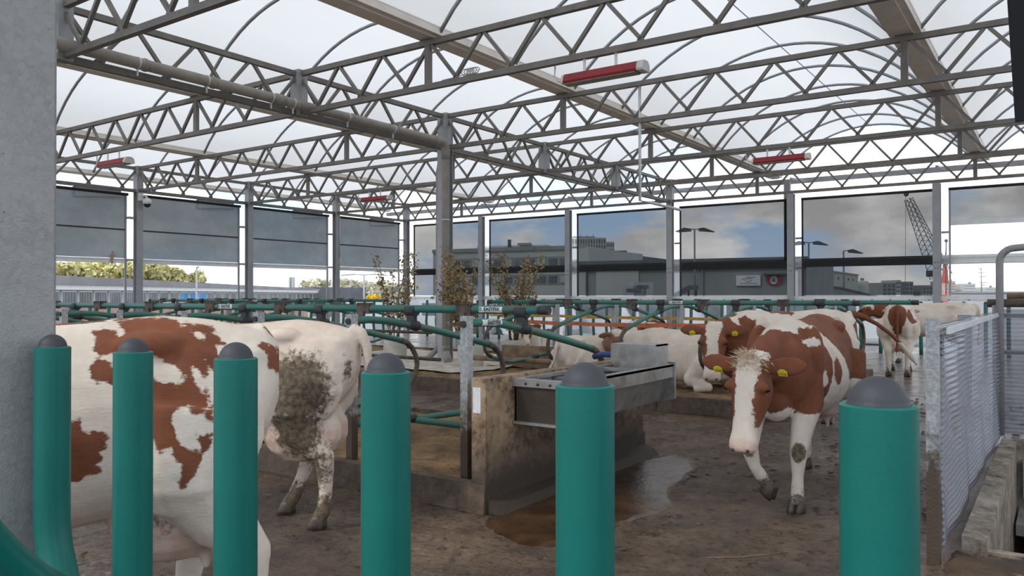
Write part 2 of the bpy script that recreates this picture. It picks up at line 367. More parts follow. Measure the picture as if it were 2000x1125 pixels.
# ------------------------------------------------------------------ grid of the building
SX = 4.04
gx = lambda i: -23.08 + SX * i
gy = lambda j: 25.2 + 4.0 * j
XW, YW = gx(0), gy(0)
XG = gx(3)
ZLO, ZUP = 4.82, 5.50
GUT = [-26.09, -20.05, -14.01, -7.97, -1.93, 4.11]

def fbm(x, y, s, o=4): return mnoise.fractal(Vector((x * s, y * s, 3.1)), 1.0, 2.0, o)

# floor ------------------------------------------------------------
def grid(x0, x1, y0, y1, nx, ny, zf):
    m = MB(); vs = []
    for j in range(ny + 1):
        for i in range(nx + 1):
            x = x0 + (x1 - x0) * i / nx; y = y0 + (y1 - y0) * j / ny; vs.append((x, y, zf(x, y)))
    fs = [(j * (nx + 1) + i, j * (nx + 1) + i + 1, (j + 1) * (nx + 1) + i + 1, (j + 1) * (nx + 1) + i) for j in range(ny) for i in range(nx)]
    return m.add(vs, fs, True)
fl = MB(); fl.v, fl.f, fl.s = (lambda g: (g.v, g.f, g.s))(grid(-24.4, 8, -3, 26.2, 162, 146, lambda x, y: 0.008 * fbm(x, y, 0.9)))
fl.f = [q for q in fl.f if not (-.4 < sum(fl.v[i][0] for i in q) / 4 < 1.6 and 5.8 < sum(fl.v[i][1] for i in q) / 4 < 9.6)]; fl.f = [q for q in fl.f if not (-7.0 < sum(fl.v[i][0] for i in q) / 4 < -.8 and 1.4 < sum(fl.v[i][1] for i in q) / 4 < 10.2)]; fl.s = [True] * len(fl.f)
floor = obj('floor', fl, 'wet_floor'); tag(floor, 'wet brown manure-smeared barn floor', None, None, 'structure')
def rough_z(x, y):
    e = max(0.0, min(1.0, (x + 7.0) / .2, (-.8 - x) / .2, (y - 1.4) / .2, (10.2 - y) / .2))
    if y > 4.75 and x < -3.75 and y < 7.3: return 0.008 * fbm(x, y, 0.9)
    a = .35 + .9 * max(0.0, min(1.0, .5 + fbm(x + 9, y, .8, 3)))
    return 0.008 * fbm(x, y, 0.9) + e * a * (.011 * fbm(x * 1.4, y, 7.0, 3) + .007 * fbm(x, y * 1.5, 19.0, 2))
tag(obj('floor', grid(-7.0, -.8, 1.4, 10.2, 248, 352, rough_z), 'wet_floor'), 'trampled uneven part of the wet brown floor near the camera', None, None, 'structure')
sl = MB().box((-24.4, -3, -0.35), (-.42, 26.2, -0.03)).box((1.62, -3, -0.35), (8, 26.2, -0.03)).box((-.42, -3, -0.35), (1.62, 5.74, -0.03)).box((-.42, 9.68, -0.35), (1.62, 26.2, -0.03)); tag(obj('floor', sl, 'kerb_mud'), 'dark concrete deck edge under the barn floor', None, None, 'structure')
qy = MB().box((-400, -60, -1.4), (300, 500, -0.9)); tag(obj('ground', qy, 'quay'), 'pale grey quay outside the barn', None, None, 'structure')

# roof film, arches, gutters ---------------------------------------
AR = 1.40; ZB = 5.62
def arc_z(t): # t 0..1 across a bay
    w = SX * 1.5 - 0.36; Rr = (w * w / 4 + AR * AR) / (2 * AR); x = (t - 0.5) * w
    return ZB + AR - Rr + math.sqrt(Rr * Rr - x * x)
Y_R0, Y_R1 = -1.0, 27.2
sides = ['far left', 'second from left', 'middle', 'second from right', 'far right']
for b in range(5):
    x0, x1 = GUT[b] + 0.18, GUT[b + 1] - 0.18; n = 22; ny = 14
    m = MB(); vs = []
    for j in range(ny + 1):
        y = Y_R0 + (Y_R1 - Y_R0) * j / ny
        for i in range(n + 1):
            t = i / n; vs.append((x0 + (x1 - x0) * t, y, arc_z(t) + 0.03))
    fs = [(j * (n + 1) + i, j * (n + 1) + i + 1, (j + 1) * (n + 1) + i + 1, (j + 1) * (n + 1) + i) for j in range(ny) for i in range(n)]
    m.add(vs, fs, True)
    c = obj('ceiling', m, 'roof_film'); tag(c, 'white translucent arched roof film, %s bay' % sides[b], None, None, 'structure')
    am = MB().tube([(x0 + (x1 - x0) * i / 20, 0, arc_z(i / 20)) for i in range(21)], 0.032, 8).mesh('arch_tube'); am.materials.append(MATS['arch_steel'])
    k = 0
    while True:
        y = 25.4 - 2.02 * k; k += 1
        if y < Y_R0: break
        obj('arch_tube', am, None, c, (0, y, 0))
    obj('arch_tube', am, None, c, (0, 27.1, 0))
    xm = (x0 + x1) / 2
    obj('ridge_wire', MB().tube([(xm, Y_R0, ZB + AR - .03), (xm, Y_R1, ZB + AR - .03)], 0.011, 6), 'arch_steel', c)
    # bottom edge profiles that hold film and arches
    for xx in (x0 - 0.02, x1 + 0.02):
        rl = obj('edge_rail', MB().box((xx - 0.06, Y_R0, ZB - 0.03), (xx + 0.06, Y_R1, ZB + 0.10)), 'gutter_beige', c)
gl_ = ['outermost left', 'left', 'left middle', 'middle', 'right', 'far right']
for i, X in enumerate(GUT):
    g = thing('roof_gutter', (X, 13, ZUP + .05), 'beige steel roof gutter beam running lengthwise, %s one' % gl_[i], 'gutter', 'roof gutters')
    m = MB(); pr = [(-.12, 0.02), (.12, 0.02), (.12, .20), (.105, .20), (.105, .035), (-.105, .035), (-.105, .20), (-.12, .20)]
    m.prism(pr, (X, Y_R0, ZUP + .04), (1, 0, 0), (0, 0, 1), (0, Y_R1 - Y_R0, 0)); wobj('channel', m, 'gutter_beige', g)
    for yy in range(0, 27, 4):
        wobj('splice_plate', MB().box((X - .128, gy(-6) + yy - .004, ZUP + .05), (X + .128, gy(-6) + yy + .012, ZUP + .245)), 'gutter_beige', g)
for nm, yy in (('back', Y_R1 + .05), ):
    e = thing('eaves_beam', (-10, yy, 5.4), 'grey steel eaves beam beyond the back wall truss', 'beam')
    wobj('beam', MB().box((-26.2, yy - .05, 5.36), (5.2, yy + .05, 5.52)), 'column_paint', e)
    for i in range(1, 8): wobj('bracket', MB().bar((gx(i), YW, 5.25), (gx(i), yy, 5.40), .06), 'column_paint', e)

# trusses ----------------------------------------------------------
CH = 0.085; DG = 0.05
def diag_mesh(ax, sgn, h=ZUP - ZLO, half=0.505):
    a = Vector((0, 0, -CH / 2)); b = Vector((half * sgn if ax == 'x' else 0, half * sgn if ax == 'y' else 0, -(h - CH / 2)))
    me = MB().bar(a, b, DG, DG, (0, 1, 0) if ax == 'x' else (1, 0, 0)).mesh('diagonal'); me.materials.append(MATS['truss_steel']); return me
DM = {(a, s): diag_mesh(a, s, half=0.505 if a == 'x' else 0.5) for a in 'xy' for s in (-1, 1)}
def truss_x(Y, label, x0=XW, x1=5.2):
    t = thing('roof_truss', (XG, Y, ZLO), label, 'truss', 'cross trusses under the film roof')
    wobj('upper_chord', MB().box((x0, Y - CH / 2, ZUP - CH / 2), (x1, Y + CH / 2, ZUP + CH / 2)), 'truss_steel', t)
    wobj('lower_chord', MB().box((x0, Y - CH / 2, ZLO - CH / 2), (x1, Y + CH / 2, ZLO + CH / 2)), 'truss_steel', t)
    k0 = math.ceil((x0 - XG) / 1.01); k1 = int((x1 - XG) / 1.01)
    for k in range(k0, k1 + 1):
        for s in (-1, 1):
            if not (x0 <= XG + 1.01 * k + .505 * s <= x1): continue
            obj('diagonal', DM['x', s], None, t, (1.01 * k + .03 * s, 0, ZUP - ZLO))
    for X in GUT[1:]:
        wobj('post', MB().box((X - .05, Y - .035, ZLO + CH / 2), (X + .05, Y + .035, ZUP - CH / 2)), 'truss_steel', t)
        wobj('gusset_plate', MB().box((X - .13, Y - .06, ZUP + CH / 2), (X + .13, Y + .06, ZUP + CH / 2 + .012)), 'truss_steel', t)
    return t
tl = {-6: 'grey lattice truss on the column line above the camera', -5: 'nearest visible grey lattice truss, cut off at the top left corner',
      -4: 'grey lattice truss carrying the largest red heater', -3: 'grey lattice truss meeting the tall middle column under the elbow pipe',
      -2: 'grey lattice truss carrying the two far red heaters', -1: 'grey lattice truss just in front of the back wall', 0: 'grey lattice truss along the top of the back wall screens'}
TR = {}
for j in range(-6, 1): TR[j] = truss_x(gy(j), tl[j])
def truss_y(X, label, y0=1.2, y1=YW):
    t = thing('roof_girder', (X, gy(-3), ZLO), label, 'girder', 'lengthwise girders')
    wobj('upper_chord', MB().box((X - CH / 2, y0, ZUP - CH / 2 - .01), (X + CH / 2, y1, ZUP + CH / 2 - .01)), 'truss_steel', t)
    wobj('lower_chord', MB().box((X - CH / 2 - .01, y0, ZLO - CH / 2 - .02), (X + CH / 2 + .01, y1, ZLO + CH / 2 - .01)), 'truss_steel', t)
    for k in range(int(round((y0 - gy(-3)))), int(round(y1 - gy(-3))) + 1):
        for s in (-1, 1):
            if y0 <= gy(-3) + k + .5 * s <= y1: obj('diagonal', DM['y', s], None, t, (0, k + .05 * s, ZUP - ZLO))
    for j in range(-6, 1):
        wobj('node_post', MB().box((X - .11, gy(j) - .10, ZLO - .06), (X + .11, gy(j) + .10, ZUP + .06)), 'column_paint', t)
    return t
truss_y(XG, 'lengthwise lattice girder beside the long grey drain pipe')
truss_y(XW, 'lengthwise lattice girder above the left wall screens')
truss_y(gx(6), 'lengthwise lattice girder beyond the right gate')

# columns ----------------------------------------------------------
def column(x, y, label, h=ZLO - .05, w=0.20, axis='x', mat='column_paint', group=None):
    c = thing('column', (x, y, 0), label, 'column', group)
    m = MB(); a, t = w / 2, 0.014
    if axis == 'x':
        m.box((-a, -a, 0), (a, -a + t, h)).box((-a, a - t, 0), (a, a, h)).box((-t / 2, -a + t, 0), (t / 2, a - t, h))
    elif axis == 'y':
        m.box((-a, -a, 0), (-a + t, a, h)).box((a - t, -a, 0), (a, a, h)).box((-a + t, -t / 2, 0), (a - t, t / 2, h))
    else: m.box((-a, -a, 0), (a, a, h))
    obj('shaft', m, mat, c)
    obj('base_plate', MB().box((-a - .06, -a - .06, 0.0), (a + .06, a + .06, .02)), mat, c)
    return c
for j, nm in ((-4, 'left edge, mostly hidden'), (-3, 'with the white security camera'), (-2, 'second after the camera column'), (-1, 'last before the corner')):
    column(XW, gy(j), 'grey steel left wall column, ' + nm, axis='y', group='wall columns')
bl = ['grey steel corner column where both screen walls meet', 'grey steel back wall column, first right of the corner', 'grey steel back wall column left of the office tower screen',
      'grey steel back wall column where the lengthwise girder ends', 'grey steel back wall column right of the oval red sign', 'grey steel back wall column beside the unscreened opening', 'grey steel back wall column at far right']
for i in range(7):
    c = column(gx(i), YW, bl[i], axis='x', group='wall columns')
    if i:
        for dz in (2.36, 2.52):
            for dx in (-.05, -.025, .025, .05):
                obj('bolt', MB().lathe([(0, -.012), (.012, -.012), (.012, 0), (0, 0)], (dx, 0, 0), 6), 'black_rubber', c, (0, -.102, dz)).rotation_euler = (R(90), 0, 0)
# middle column with its two rain pipes
mc = column(XG, gy(-3), 'grey steel column in the middle of the barn between two rain pipes', h=ZUP, w=.24, axis='x')
def arcpts(c, a, b, r, n=8): # quarter from c+a*r to c+b*r
    c, a, b = Vector(c), Vector(a), Vector(b)
    return [c + a * (r * math.cos(t * math.pi / 2 / n)) + b * (r * math.sin(t * math.pi / 2 / n)) for t in range(n + 1)]
dp = thing('drain_pipe', (XG + .27, 7, 4.9), 'long grey drain pipe along the girder, bending down the middle column', 'pipe')
px = XG + .25
path = [(px, 1.0, 4.95), (px, 12.72, 4.86)] + arcpts((px, 12.72, 4.66), (0, 0, 1), (0, 1, 0), 0.20)[1:]
yv = 12.92
path += [(px, yv, .42)]
wobj('pipe', MB().tube(path, 0.083, 16), 'pipe_grey', dp)
wobj('elbow', MB().tube([(px, 12.55, 4.865)] + [(p[0], p[1], p[2]) for p in arcpts((px, 12.72, 4.66), (0, 0, 1), (0, 1, 0), 0.20)] + [(px, yv, 4.5)], 0.094, 16), 'pipe_grey', dp)
for yy in (6.2, 7.3, 8.5, 8.95, 10.2, 11.4):
    z = 4.95 - (yy - 1) * .0077
    wobj('socket', MB().tube([(px, yy, z), (px, yy + (.16 if yy == 8.5 else .04), z)], 0.094, 16), 'pipe_grey', dp)
    wobj('clamp', MB().tube([(px, yy - .10, z), (px, yy - .075, z)], 0.090, 16).bar((px, yy - .09, z - .08), (px, yy - .09, z - .18), .02), 'aluminium', dp)
for z in (3.2, 1.9):
    wobj('clamp', MB().tube([(px, yv, z), (px, yv, z + .03)], 0.09, 14), 'aluminium', dp)
wobj('foot_bend', MB().tube([(px, yv, .55), (px, yv, .42), (px + .08, yv - .06, .3), (px + .2, yv - .16, .24)], 0.085, 12), 'pipe_grey', dp)
dp2 = thing('drain_pipe', (XG - .22, 13.2, 2), 'short grey rain pipe on the left of the middle column', 'pipe')
px2 = XG - .23
wobj('pipe', MB().tube([(px2 + .06, 13.55, 4.62), (px2 + .02, 13.4, 4.6), (px2, 13.3, 4.5), (px2, 13.25, 4.3), (px2, 13.25, .55), (px2 - .04, 13.2, .4), (px2 - .16, 13.05, .24)], 0.06, 12), 'pipe_grey', dp2)
for z in (3.2, 1.9): wobj('clamp', MB().tube([(px2, 13.25, z), (px2, 13.25, z + .03)], 0.068, 12), 'aluminium', dp2)
# near column
nc = thing('column', (-2.88, 1.2, 0), 'large galvanised steel column filling the left edge of the photo', 'column')
m = MB(); b = .012
m.prism([(-.105 + b, -.105), (.105 - b, -.105), (.105, -.105 + b), (.105, .105 - b), (.105 - b, .105), (-.105 + b, .105), (-.105, .105 - b), (-.105, -.105 + b)], (0, 0, 0), (1, 0, 0), (0, 1, 0), (0, 0, 4.8))
obj('shaft', m, 'galvanised', nc)
obj('base_plate', MB().box((-.17, -.17, 0), (.17, .17, .025)), 'galvanised', nc)

# screens ----------------------------------------------------------
def screen_back(n, i, zb, zt, label, bar=True):
    x0, x1 = gx(i) + .33, gx(i + 1) - .10; y = YW + .16
    w = thing('window_%d' % n, ((x0 + x1) / 2, y, zb), label, None, None, 'structure')
    wobj('screen_mesh', MB().add([(x0, y, zb), (x1, y, zb), (x1, y, zt), (x0, y, zt)], [(0, 1, 2, 3)]), 'sun_screen', w)
    wobj('roller', MB().tube([(x0 - .05, y, zt + .02), (x1 + .1, y, zt + .02)], .042, 10), 'black_rubber', w)
    wobj('guide_rail', MB().box((x0 - .05, y - .02, 1.5), (x0, y + .02, zt + .03)), 'black_rubber' if zb < 2 else 'column_paint', w)
    wobj('guide_rail', MB().box((x1, y - .02, 1.5), (x1 + .05, y + .02, zt + .03)), 'column_paint', w)
    if bar: wobj('bottom_bar', MB().box((x0, y - .03, zb - .15), (x1, y + .03, zb)).box((x0, y - .045, zb - .155), (x1, y - .03, zb - .11)), 'white_alu', w)
    for z in (3.35, 2.55):
        wobj('bracket', MB().box((gx(i) + .1, y - .04, z), (x0 - .05, y + .02, z + .06)), 'column_paint', w)
sl_ = ['behind the middle column, first from the corner', 'with the grey office building behind it', 'with the office tower behind it', 'with the oval red sign behind it', 'with the crane behind it']
for i in range(5): screen_back(i + 1, i, 1.60, 4.58, 'dark see-through back wall screen ' + sl_[i], False)
screen_back(6, 5, 3.72, 4.58, 'half-raised dark screen at the right end of the back wall')
wb = thing('wall_back', (-9, YW, 1.5), 'low aluminium sill rail and grey transom of the back wall', None, None, 'structure')
wobj('sill_rail', MB().box((XW, YW + .05, 1.43), (gx(6) + 4, YW + .17, 1.50)).box((XW, YW + .08, 1.50), (gx(6) + 4, YW + .22, 1.57)), 'white_alu', wb)
for k in range(60):
    x = -22.6 + k * .5
    wobj('rivet', MB().box((x - .025, YW + .045, 1.455), (x + .025, YW + .05, 1.475)), 'black_rubber', wb)
wobj('transom', MB().box((XW, YW + .30, 2.48), (gx(6) + 4, YW + .42, 2.74)).box((XW, YW + .28, 2.655), (gx(6) + 4, YW + .30, 2.70)).box((XW, YW + .28, 2.50), (gx(6) + 4, YW + .30, 2.53)), 'white_alu', wb)
for i in (4,): wobj('wind_post', MB().box((gx(i) - .30, YW + .30, 2.7), (gx(i) - .12, YW + .45, 5.2)), 'column_paint', wb)
ll = ['leftmost, with the brown torn strip on its bar', 'scratched and widest, right of the camera column', 'third from the left, plain', 'last before the corner, behind the thin shrub']
for n, j in enumerate((-4, -3, -2, -1)):
    y0, y1 = gy(j) + .12, gy(j + 1) - .34; x = XW - .16
    w = thing('window_%d' % (7 + n), (x, (y0 + y1) / 2, 2.6), 'dull blue-grey left wall screen, ' + ll[n], None, None, 'structure')
    for za, zb_ in ((2.75, 3.60), (3.63, 4.66)):
        wobj('screen_sheet', MB().add([(x, y0, za), (x, y1, za), (x, y1, zb_), (x, y0, zb_)], [(0, 3, 2, 1)]), 'dull_screen', w)
    wobj('seam_bar', MB().box((x - .015, y0, 3.595), (x + .02, y1, 3.635)), 'black_rubber', w)
    wobj('roller', MB().tube([(x, y0 - .1, 4.69), (x, y1 + .1, 4.69)], .045, 10), 'black_rubber', w)
    wobj('guide_rail', MB().box((x - .02, y1, .9), (x + .02, y1 + .06, 4.7)), 'column_paint', w)
    wobj('guide_rail', MB().box((x - .02, y0 - .06, .9), (x + .02, y0, 4.7)), 'column_paint', w)
    wobj('bottom_bar', MB().box((x - .03, y0, 2.60), (x + .03, y1, 2.74)).box((x + .03, y0, 2.60), (x + .045, y1, 2.64)).box((x + .03, y0, 2.70), (x + .045, y1, 2.74)), 'white_alu', w)
    ym = gy(j) + 2.3
    wobj('eaves_bracket', MB().bar((x - .3, ym, 4.5), (x - .3, ym + 1.4, 4.62), .06).bar((x - .3, ym, 4.5), (x - .3, ym, 4.8), .06).bar((x - .3, ym, 4.78), (x - .3, ym + 1.4, 4.78), .06), 'column_paint', w)
    for z in (3.95, 2.67):
        wobj('bracket', MB().box((x - .02, y1 + .05, z), (XW, gy(j + 1) - .1, z + .06)), 'column_paint', w)
st = MB(); p = Vector((XW - .12, 12.42, 2.58))
st.prism([(0, 0), (.07, 0), (.06, .12), (.10, .2), (.17, .22), (.09, .27), (.09, .36), (.03, .37), (.02, .29), (-.05, .22), (-.1, .2), (-.02, .17)], p, (0, 1, 0), (0, 0, 1), (.02, 0, 0))
tag(obj('torn_strip', st, 'brick_far'), 'small torn rust-brown strip hanging on the left screen bar', 'strip')

# security camera --------------------------------------------------
cm = thing('security_camera', (XW + .1, gy(-3), 4.45), 'white dome security camera on left wall column', 'camera')
c0 = Vector((XW + .12, gy(-3) + .02, 4.52))
wobj('mount', MB().box((c0.x - .02, c0.y - .09, c0.z - .02), (c0.x + .04, c0.y + .05, c0.z + .22)), 'white_alu', cm)
wobj('arm', MB().tube([c0 + Vector((0, 0, .12)), c0 + Vector((.15, .06, .14)), c0 + Vector((.2, .08, .04))], .035, 10), 'white_alu', cm)
wobj('housing', MB().lathe([(0.001, .08), (.07, .07), (.12, .02), (.13, -.06), (.11, -.1)], c0 + Vector((.2, .08, -.02)), 16), 'white_alu', cm)
wobj('dome', MB().lathe([(.105, 0), (.09, -.06), (.05, -.095), (.001, -.105)], c0 + Vector((.2, .08, -.12)), 16), 'black_rubber', cm)
sw = thing('switch_box', (XW + .1, gy(-1), 2.9), 'small grey switch box with conduit on left wall column', 'switch box')
wobj('box', MB().box((XW + .1, gy(-1) + .02, 2.84), (XW + .18, gy(-1) + .12, 3.06)), 'aluminium', sw)
wobj('conduit', MB().tube([(XW + .12, gy(-1) + .07, 3.06), (XW + .12, gy(-1) + .07, 4.8)], .015, 6), 'aluminium', sw)

# heaters ----------------------------------------------------------
def heater(x, y, label, cable=True):
    h = thing('infrared_heater', (x, y, 4.55), label, 'heater', 'red ceiling heaters'); l = 1.18
    pr = [(-.10, -.075), (.10, -.075), (.11, -.05), (.09, .02), (.05, .055), (-.05, .055), (-.09, .02), (-.11, -.05)]
    obj('hood', MB().prism([(a, b_) for a, b_ in pr], (-l / 2 + .09, 0, 0), (0, 1, 0), (0, 0, 1), (l - .09, 0, 0)), 'heater_red', h)
    obj('grille', MB().box((-l / 2 + .1, -.085, -.088), (l / 2 - .03, .085, -.074)), 'heater_grille', h)
    obj('end_cap', MB().prism([(a * 1.04, b_ * 1.04) for a, b_ in pr], (l / 2, 0, 0), (0, 1, 0), (0, 0, 1), (.09, 0, 0)), 'heater_white', h)
    obj('end_cap', MB().prism([(a * 1.04, b_ * 1.04) for a, b_ in pr], (-l / 2 + .06, 0, 0), (0, 1, 0), (0, 0, 1), (.035, 0, 0)), 'heater_white', h)
    for xx in (-.22, .25):
        obj('hanger', MB().box((xx - .018, -.008, .05), (xx + .018, .008, .33)), 'white_alu', h)
    if cable: obj('cable', MB().tube([(-l / 2 + .1, 0, -.02), (-l / 2 - .04, 0, -.01), (-l / 2 - .10, 0, .08), (-l / 2 - .09, 0, .22)], .011, 6), 'aluminium', h)
    return h
heater(-5.0, gy(-4), 'largest red infrared heater, hanging near the top centre')
heater(-5.0, gy(-2), 'red infrared heater hanging in the right half of the roof')
heater(-17.1, gy(-4), 'red infrared heater hanging at the left by the near column')
heater(-17.05, gy(-2), 'smallest red infrared heater left of the middle column')

# small fittings on the trusses
cb = thing('cable_bundle', (-7.0, gy(-4), ZLO + .06), 'coiled pale cable bundle lying on the lower chord near the large heater', 'cable')
m = MB()
for k in range(5): m.tube([(-.25 + .05 * k + .07 * math.cos(t * 1.05), .02 * math.sin(t * 2), .05 + .05 * math.sin(t * 1.05)) for t in range(7)], .01, 6)
m.tube([(-.7, 0, .0), (-.4, 0, .01), (-.2, 0, .03)], .008, 6); obj('coil', m, 'aluminium', cb)
vp = thing('hanging_conduit', (-6.3, 13.2, 4), 'thin vertical steel conduit hanging from a truss right of centre', 'conduit')
q = at(1250, 392, 14.6); q = Vector((q.x * 13.2 / q.y, 13.2, CAM_H + (q.z - CAM_H) * 13.2 / q.y))
wobj('tube', MB().tube([(q.x, q.y, ZUP), (q.x, q.y, q.z), (q.x + .1, q.y + .35, q.z - .02), (q.x + .2, q.y + 1.4, q.z - .06)], .028, 8), 'aluminium', vp)
bc = thing('dark_wedge', (.06, gy(-5), 4.7), 'added black flap hanging from the nearest truss at the top right edge', 'wedge')  # added sheet standing in for an unidentified dark wedge close to the lens
wobj('wedge', MB().prism([(-.31, 4.76), (-.205, 2.58), (.36, 2.58), (.36, 4.76)], (0, gy(-5) - .012, 0), (1, 0, 0), (0, 0, 1), (0, .024, 0)), 'wedge_black', bc)
for xx in (-.18, .06, .30): wobj('hook', MB().box((xx - .015, gy(-5) - .05, 4.70), (xx + .015, gy(-5) + .05, 4.90)), 'aluminium', bc)  # hooks added along with the wedge
# ------------------------------------------------------------------ beds and kerbs
def bed(label, x0, x1, y0, y1, z, parts, seed, amp=.035):
    b = thing('cubicle_bed', ((x0 + x1) / 2, (y0 + y1) / 2, 0), label, 'cubicle bed')
    g = grid(x0, x1, y0, y1, int((x1 - x0) / .07), int((y1 - y0) / .07), lambda x, y: z - .02 + amp * fbm(x + seed, y, 1.6) + amp * .8 * fbm(x, y + seed, 6))
    o = wobj('bedding', g, 'bedding', b); o['kind'] = 'stuff'
    for k in parts:
        n = max(1, int(round(max(abs(k[1][0] - k[0][0]), abs(k[1][1] - k[0][1])) / 1.6))); ax = 0 if abs(k[1][0] - k[0][0]) > abs(k[1][1] - k[0][1]) else 1
        for i in range(n):
            a = list(k[0]); c = list(k[1]); L0 = (k[1][ax] - k[0][ax]) / n; a[ax] = k[0][ax] + L0 * i + .004; c[ax] = k[0][ax] + L0 * (i + 1) - .004
            off = .006 * math.sin(i * 2.3 + seed)
            wobj('kerb_stone', MB().prism([(a[1] + off, 0), (c[1] + off, 0), (c[1] + off, k[2]), (a[1] + off + .02, k[2])] if ax == 0 else [(a[0], 0), (c[0], 0), (c[0], k[2]), (a[0], k[2])],
                 (a[0], 0, 0) if ax == 0 else (0, a[1], 0), (0, 1, 0) if ax == 0 else (1, 0, 0), (0, 0, 1), (c[0] - a[0], 0, 0) if ax == 0 else (0, c[1] - a[1], 0)), 'kerb_mud', b)
    return b
bed('near brown bedded cubicle platform behind the big spotted cow', -14.2, -3.66, 4.76, 7.30, .20, [((-14.2, 4.66), (-3.5, 4.78), .21), ((-14.2, 7.28), (-3.5, 7.42), .23)], 3)
b2 = bed('brown bedded cubicle platform in the middle of the barn', -21.2, -3.0, 10.3, 15.9, .20, [((-21.2, 10.2), (-3.0, 10.32), .22), ((-21.2, 15.88), (-3.0, 16.0), .22), ((-3.02, 10.2), (-2.9, 16.0), .22)], 11)
sd = grid(-14.2, -8.9, 11.2, 15.3, 60, 50, lambda x, y: .215 + .02 * fbm(x, y, 2.2)); o = wobj('sand', sd, 'pale_sand', b2); o['kind'] = 'stuff'; o['label'] = 'pale sand around the planters'
ws = MB().box((-9.2, 12.85, .2), (-3.2, 12.98, .62)); wobj('head_board', ws, 'wood_board', b2); o = None
wobj('head_board', MB().box((-20.8, 12.85, .2), (-14.3, 12.98, .62)), 'wood_board', b2)

# manure clods on the floor
m = MB(); ico = [(math.cos(a) * math.cos(e), math.sin(a) * math.cos(e), math.sin(e)) for e in (0, .7) for a in [k * 1.0472 for k in range(6)]] + [(0, 0, 1)]
for k in range(1300):
    y = rnd.uniform(1.7, 14); x = rnd.uniform(-7 if y < 4.4 else -3.2, 0.8) if rnd.random() < .85 else rnd.uniform(-9, 0.5)
    if (4.5 < y < 7.5 and x < -3.3) or (y > 10 and x < -2.8) or (x > -.75 and 5 < y < 10.5): continue
    s = rnd.uniform(.010, .034) * (1.3 if rnd.random() < .1 else 1); fl_ = rnd.uniform(.2, .5); an = rnd.uniform(0, 6)
    vs = []
    for a, b_, c in ico:
        j = rnd.uniform(.7, 1.25); xx, yy = a * s * j * 1.4, b_ * s * j; vs.append((x + xx * math.cos(an) - yy * math.sin(an), y + xx * math.sin(an) + yy * math.cos(an), c * s * j * fl_ - .002))
    m.add(vs, [(i, (i + 1) % 6, 6 + (i + 1) % 6, 6 + i) for i in range(6)] + [(6 + i, 6 + (i + 1) % 6, 12) for i in range(6)], True)
tag(obj('manure_clods', m, 'manure'), 'scattered dark manure clods on the wet floor', 'manure', None, 'stuff')

pts = [(-3.42, 4.55), (-3.36, 5.6), (-3.36, 7.1), (-3.2, 7.55), (-2.92, 7.3), (-2.72, 6.7), (-2.66, 6.1), (-2.45, 5.7), (-2.5, 5.2), (-2.62, 4.85), (-2.6, 4.45), (-2.8, 4.2), (-3.1, 4.28)]
cp = []
for i in range(len(pts)):
    a_, b_ = Vector(pts[i]), Vector(pts[(i + 1) % len(pts)])
    for t_ in range(6): q_ = a_.lerp(b_, t_ / 6); cp.append((q_.x + .05 * fbm(q_.x * 3, q_.y * 3, 1.5), q_.y + .06 * fbm(q_.y * 3, q_.x * 3, 1.3)))
m = MB(); c_ = (-3.0, 5.7); n = len(cp); m.add([(c_[0], c_[1], .013)] + [(c_[0] + (x - c_[0]) * .93, c_[1] + (y - c_[1]) * .93, .013) for x, y in cp] + [(x, y, .001) for x, y in cp],
      [(0, 1 + i, 1 + (i + 1) % n) for i in range(n)] + [(1 + i, 1 + n + i, 1 + n + (i + 1) % n, 1 + (i + 1) % n) for i in range(n)], False)
tag(obj('puddle', m, 'puddle_water'), 'dark brown puddle on the floor beside the water trough', 'puddle')
stick = thing('twig', (-1.55, 4.75, .02), 'thin broken twig lying on the wet floor before the walking cow', 'twig')
wobj('stick', MB().tube([(-1.78, 4.62, .02), (-1.6, 4.72, .03), (-1.42, 4.9, .04)], [.006, .008, .005], 6), 'twig', stick)
# ------------------------------------------------------------------ foreground bollards
def dome_prof(r, h, n=7): return [(r * math.cos(t * math.pi / 2 / n), h * math.sin(t * math.pi / 2 / n)) for t in range(n + 1)]
BX = [-2.69, -2.21, -1.73, -1.205, -.71, -.22]
bn = ['leftmost green bollard with a bent foot, in front of the galvanised column', 'second green bollard from the left, over the spotted flank', 'third green bollard from the left, by the hind leg of the big cow',
      'fourth green bollard from the left, right of the muddy cow', 'green bollard in front of the water trough', 'largest green bollard, at the right beside the walking cow']
for i, x in enumerate(BX):
    t = thing('green_bollard', (x, 1.25, 0), bn[i], 'bollard', 'green feed fence bollards'); r = .0535
    zt = 1.452 + .003 * (i % 3)
    if i == 0:
        path = [(0, 0, zt), (0, 0, 1.0), (.0, 0, .88), (.018, 0, .80), (.06, 0, .71), (.13, 0, .63), (.24, 0, .57), (.4, 0, .55)]
    else: path = [(0, 0, zt), (0, 0, .9), (0, 0, 0)]
    m = MB().tube(path, r, 32, False); m.lathe([(r, zt), (r - .004, zt + .003), (r - .011, zt + .002), (r - .012, zt - .012)], n=32)
    obj('tube', m, 'green_pipe', t)
    obj('dome_cap', MB().lathe([(.0425, zt - .02), (.0425, zt)] + [(a, zt + b_) for a, b_ in dome_prof(.0425, .043)], n=32), 'dome_rubber', t)
e = thing('bent_green_tube', tuple(at(20, 1100, 2.15)), 'curved green tube at the bottom left corner', 'tube')
wobj('tube', MB().tube([at(-120, 940, 2.0), at(-60, 1000, 2.05), at(-22, 1050, 2.1), at(20, 1092, 2.15), at(70, 1132, 2.2), at(140, 1170, 2.25)], .045, 24), 'green_pipe', e)

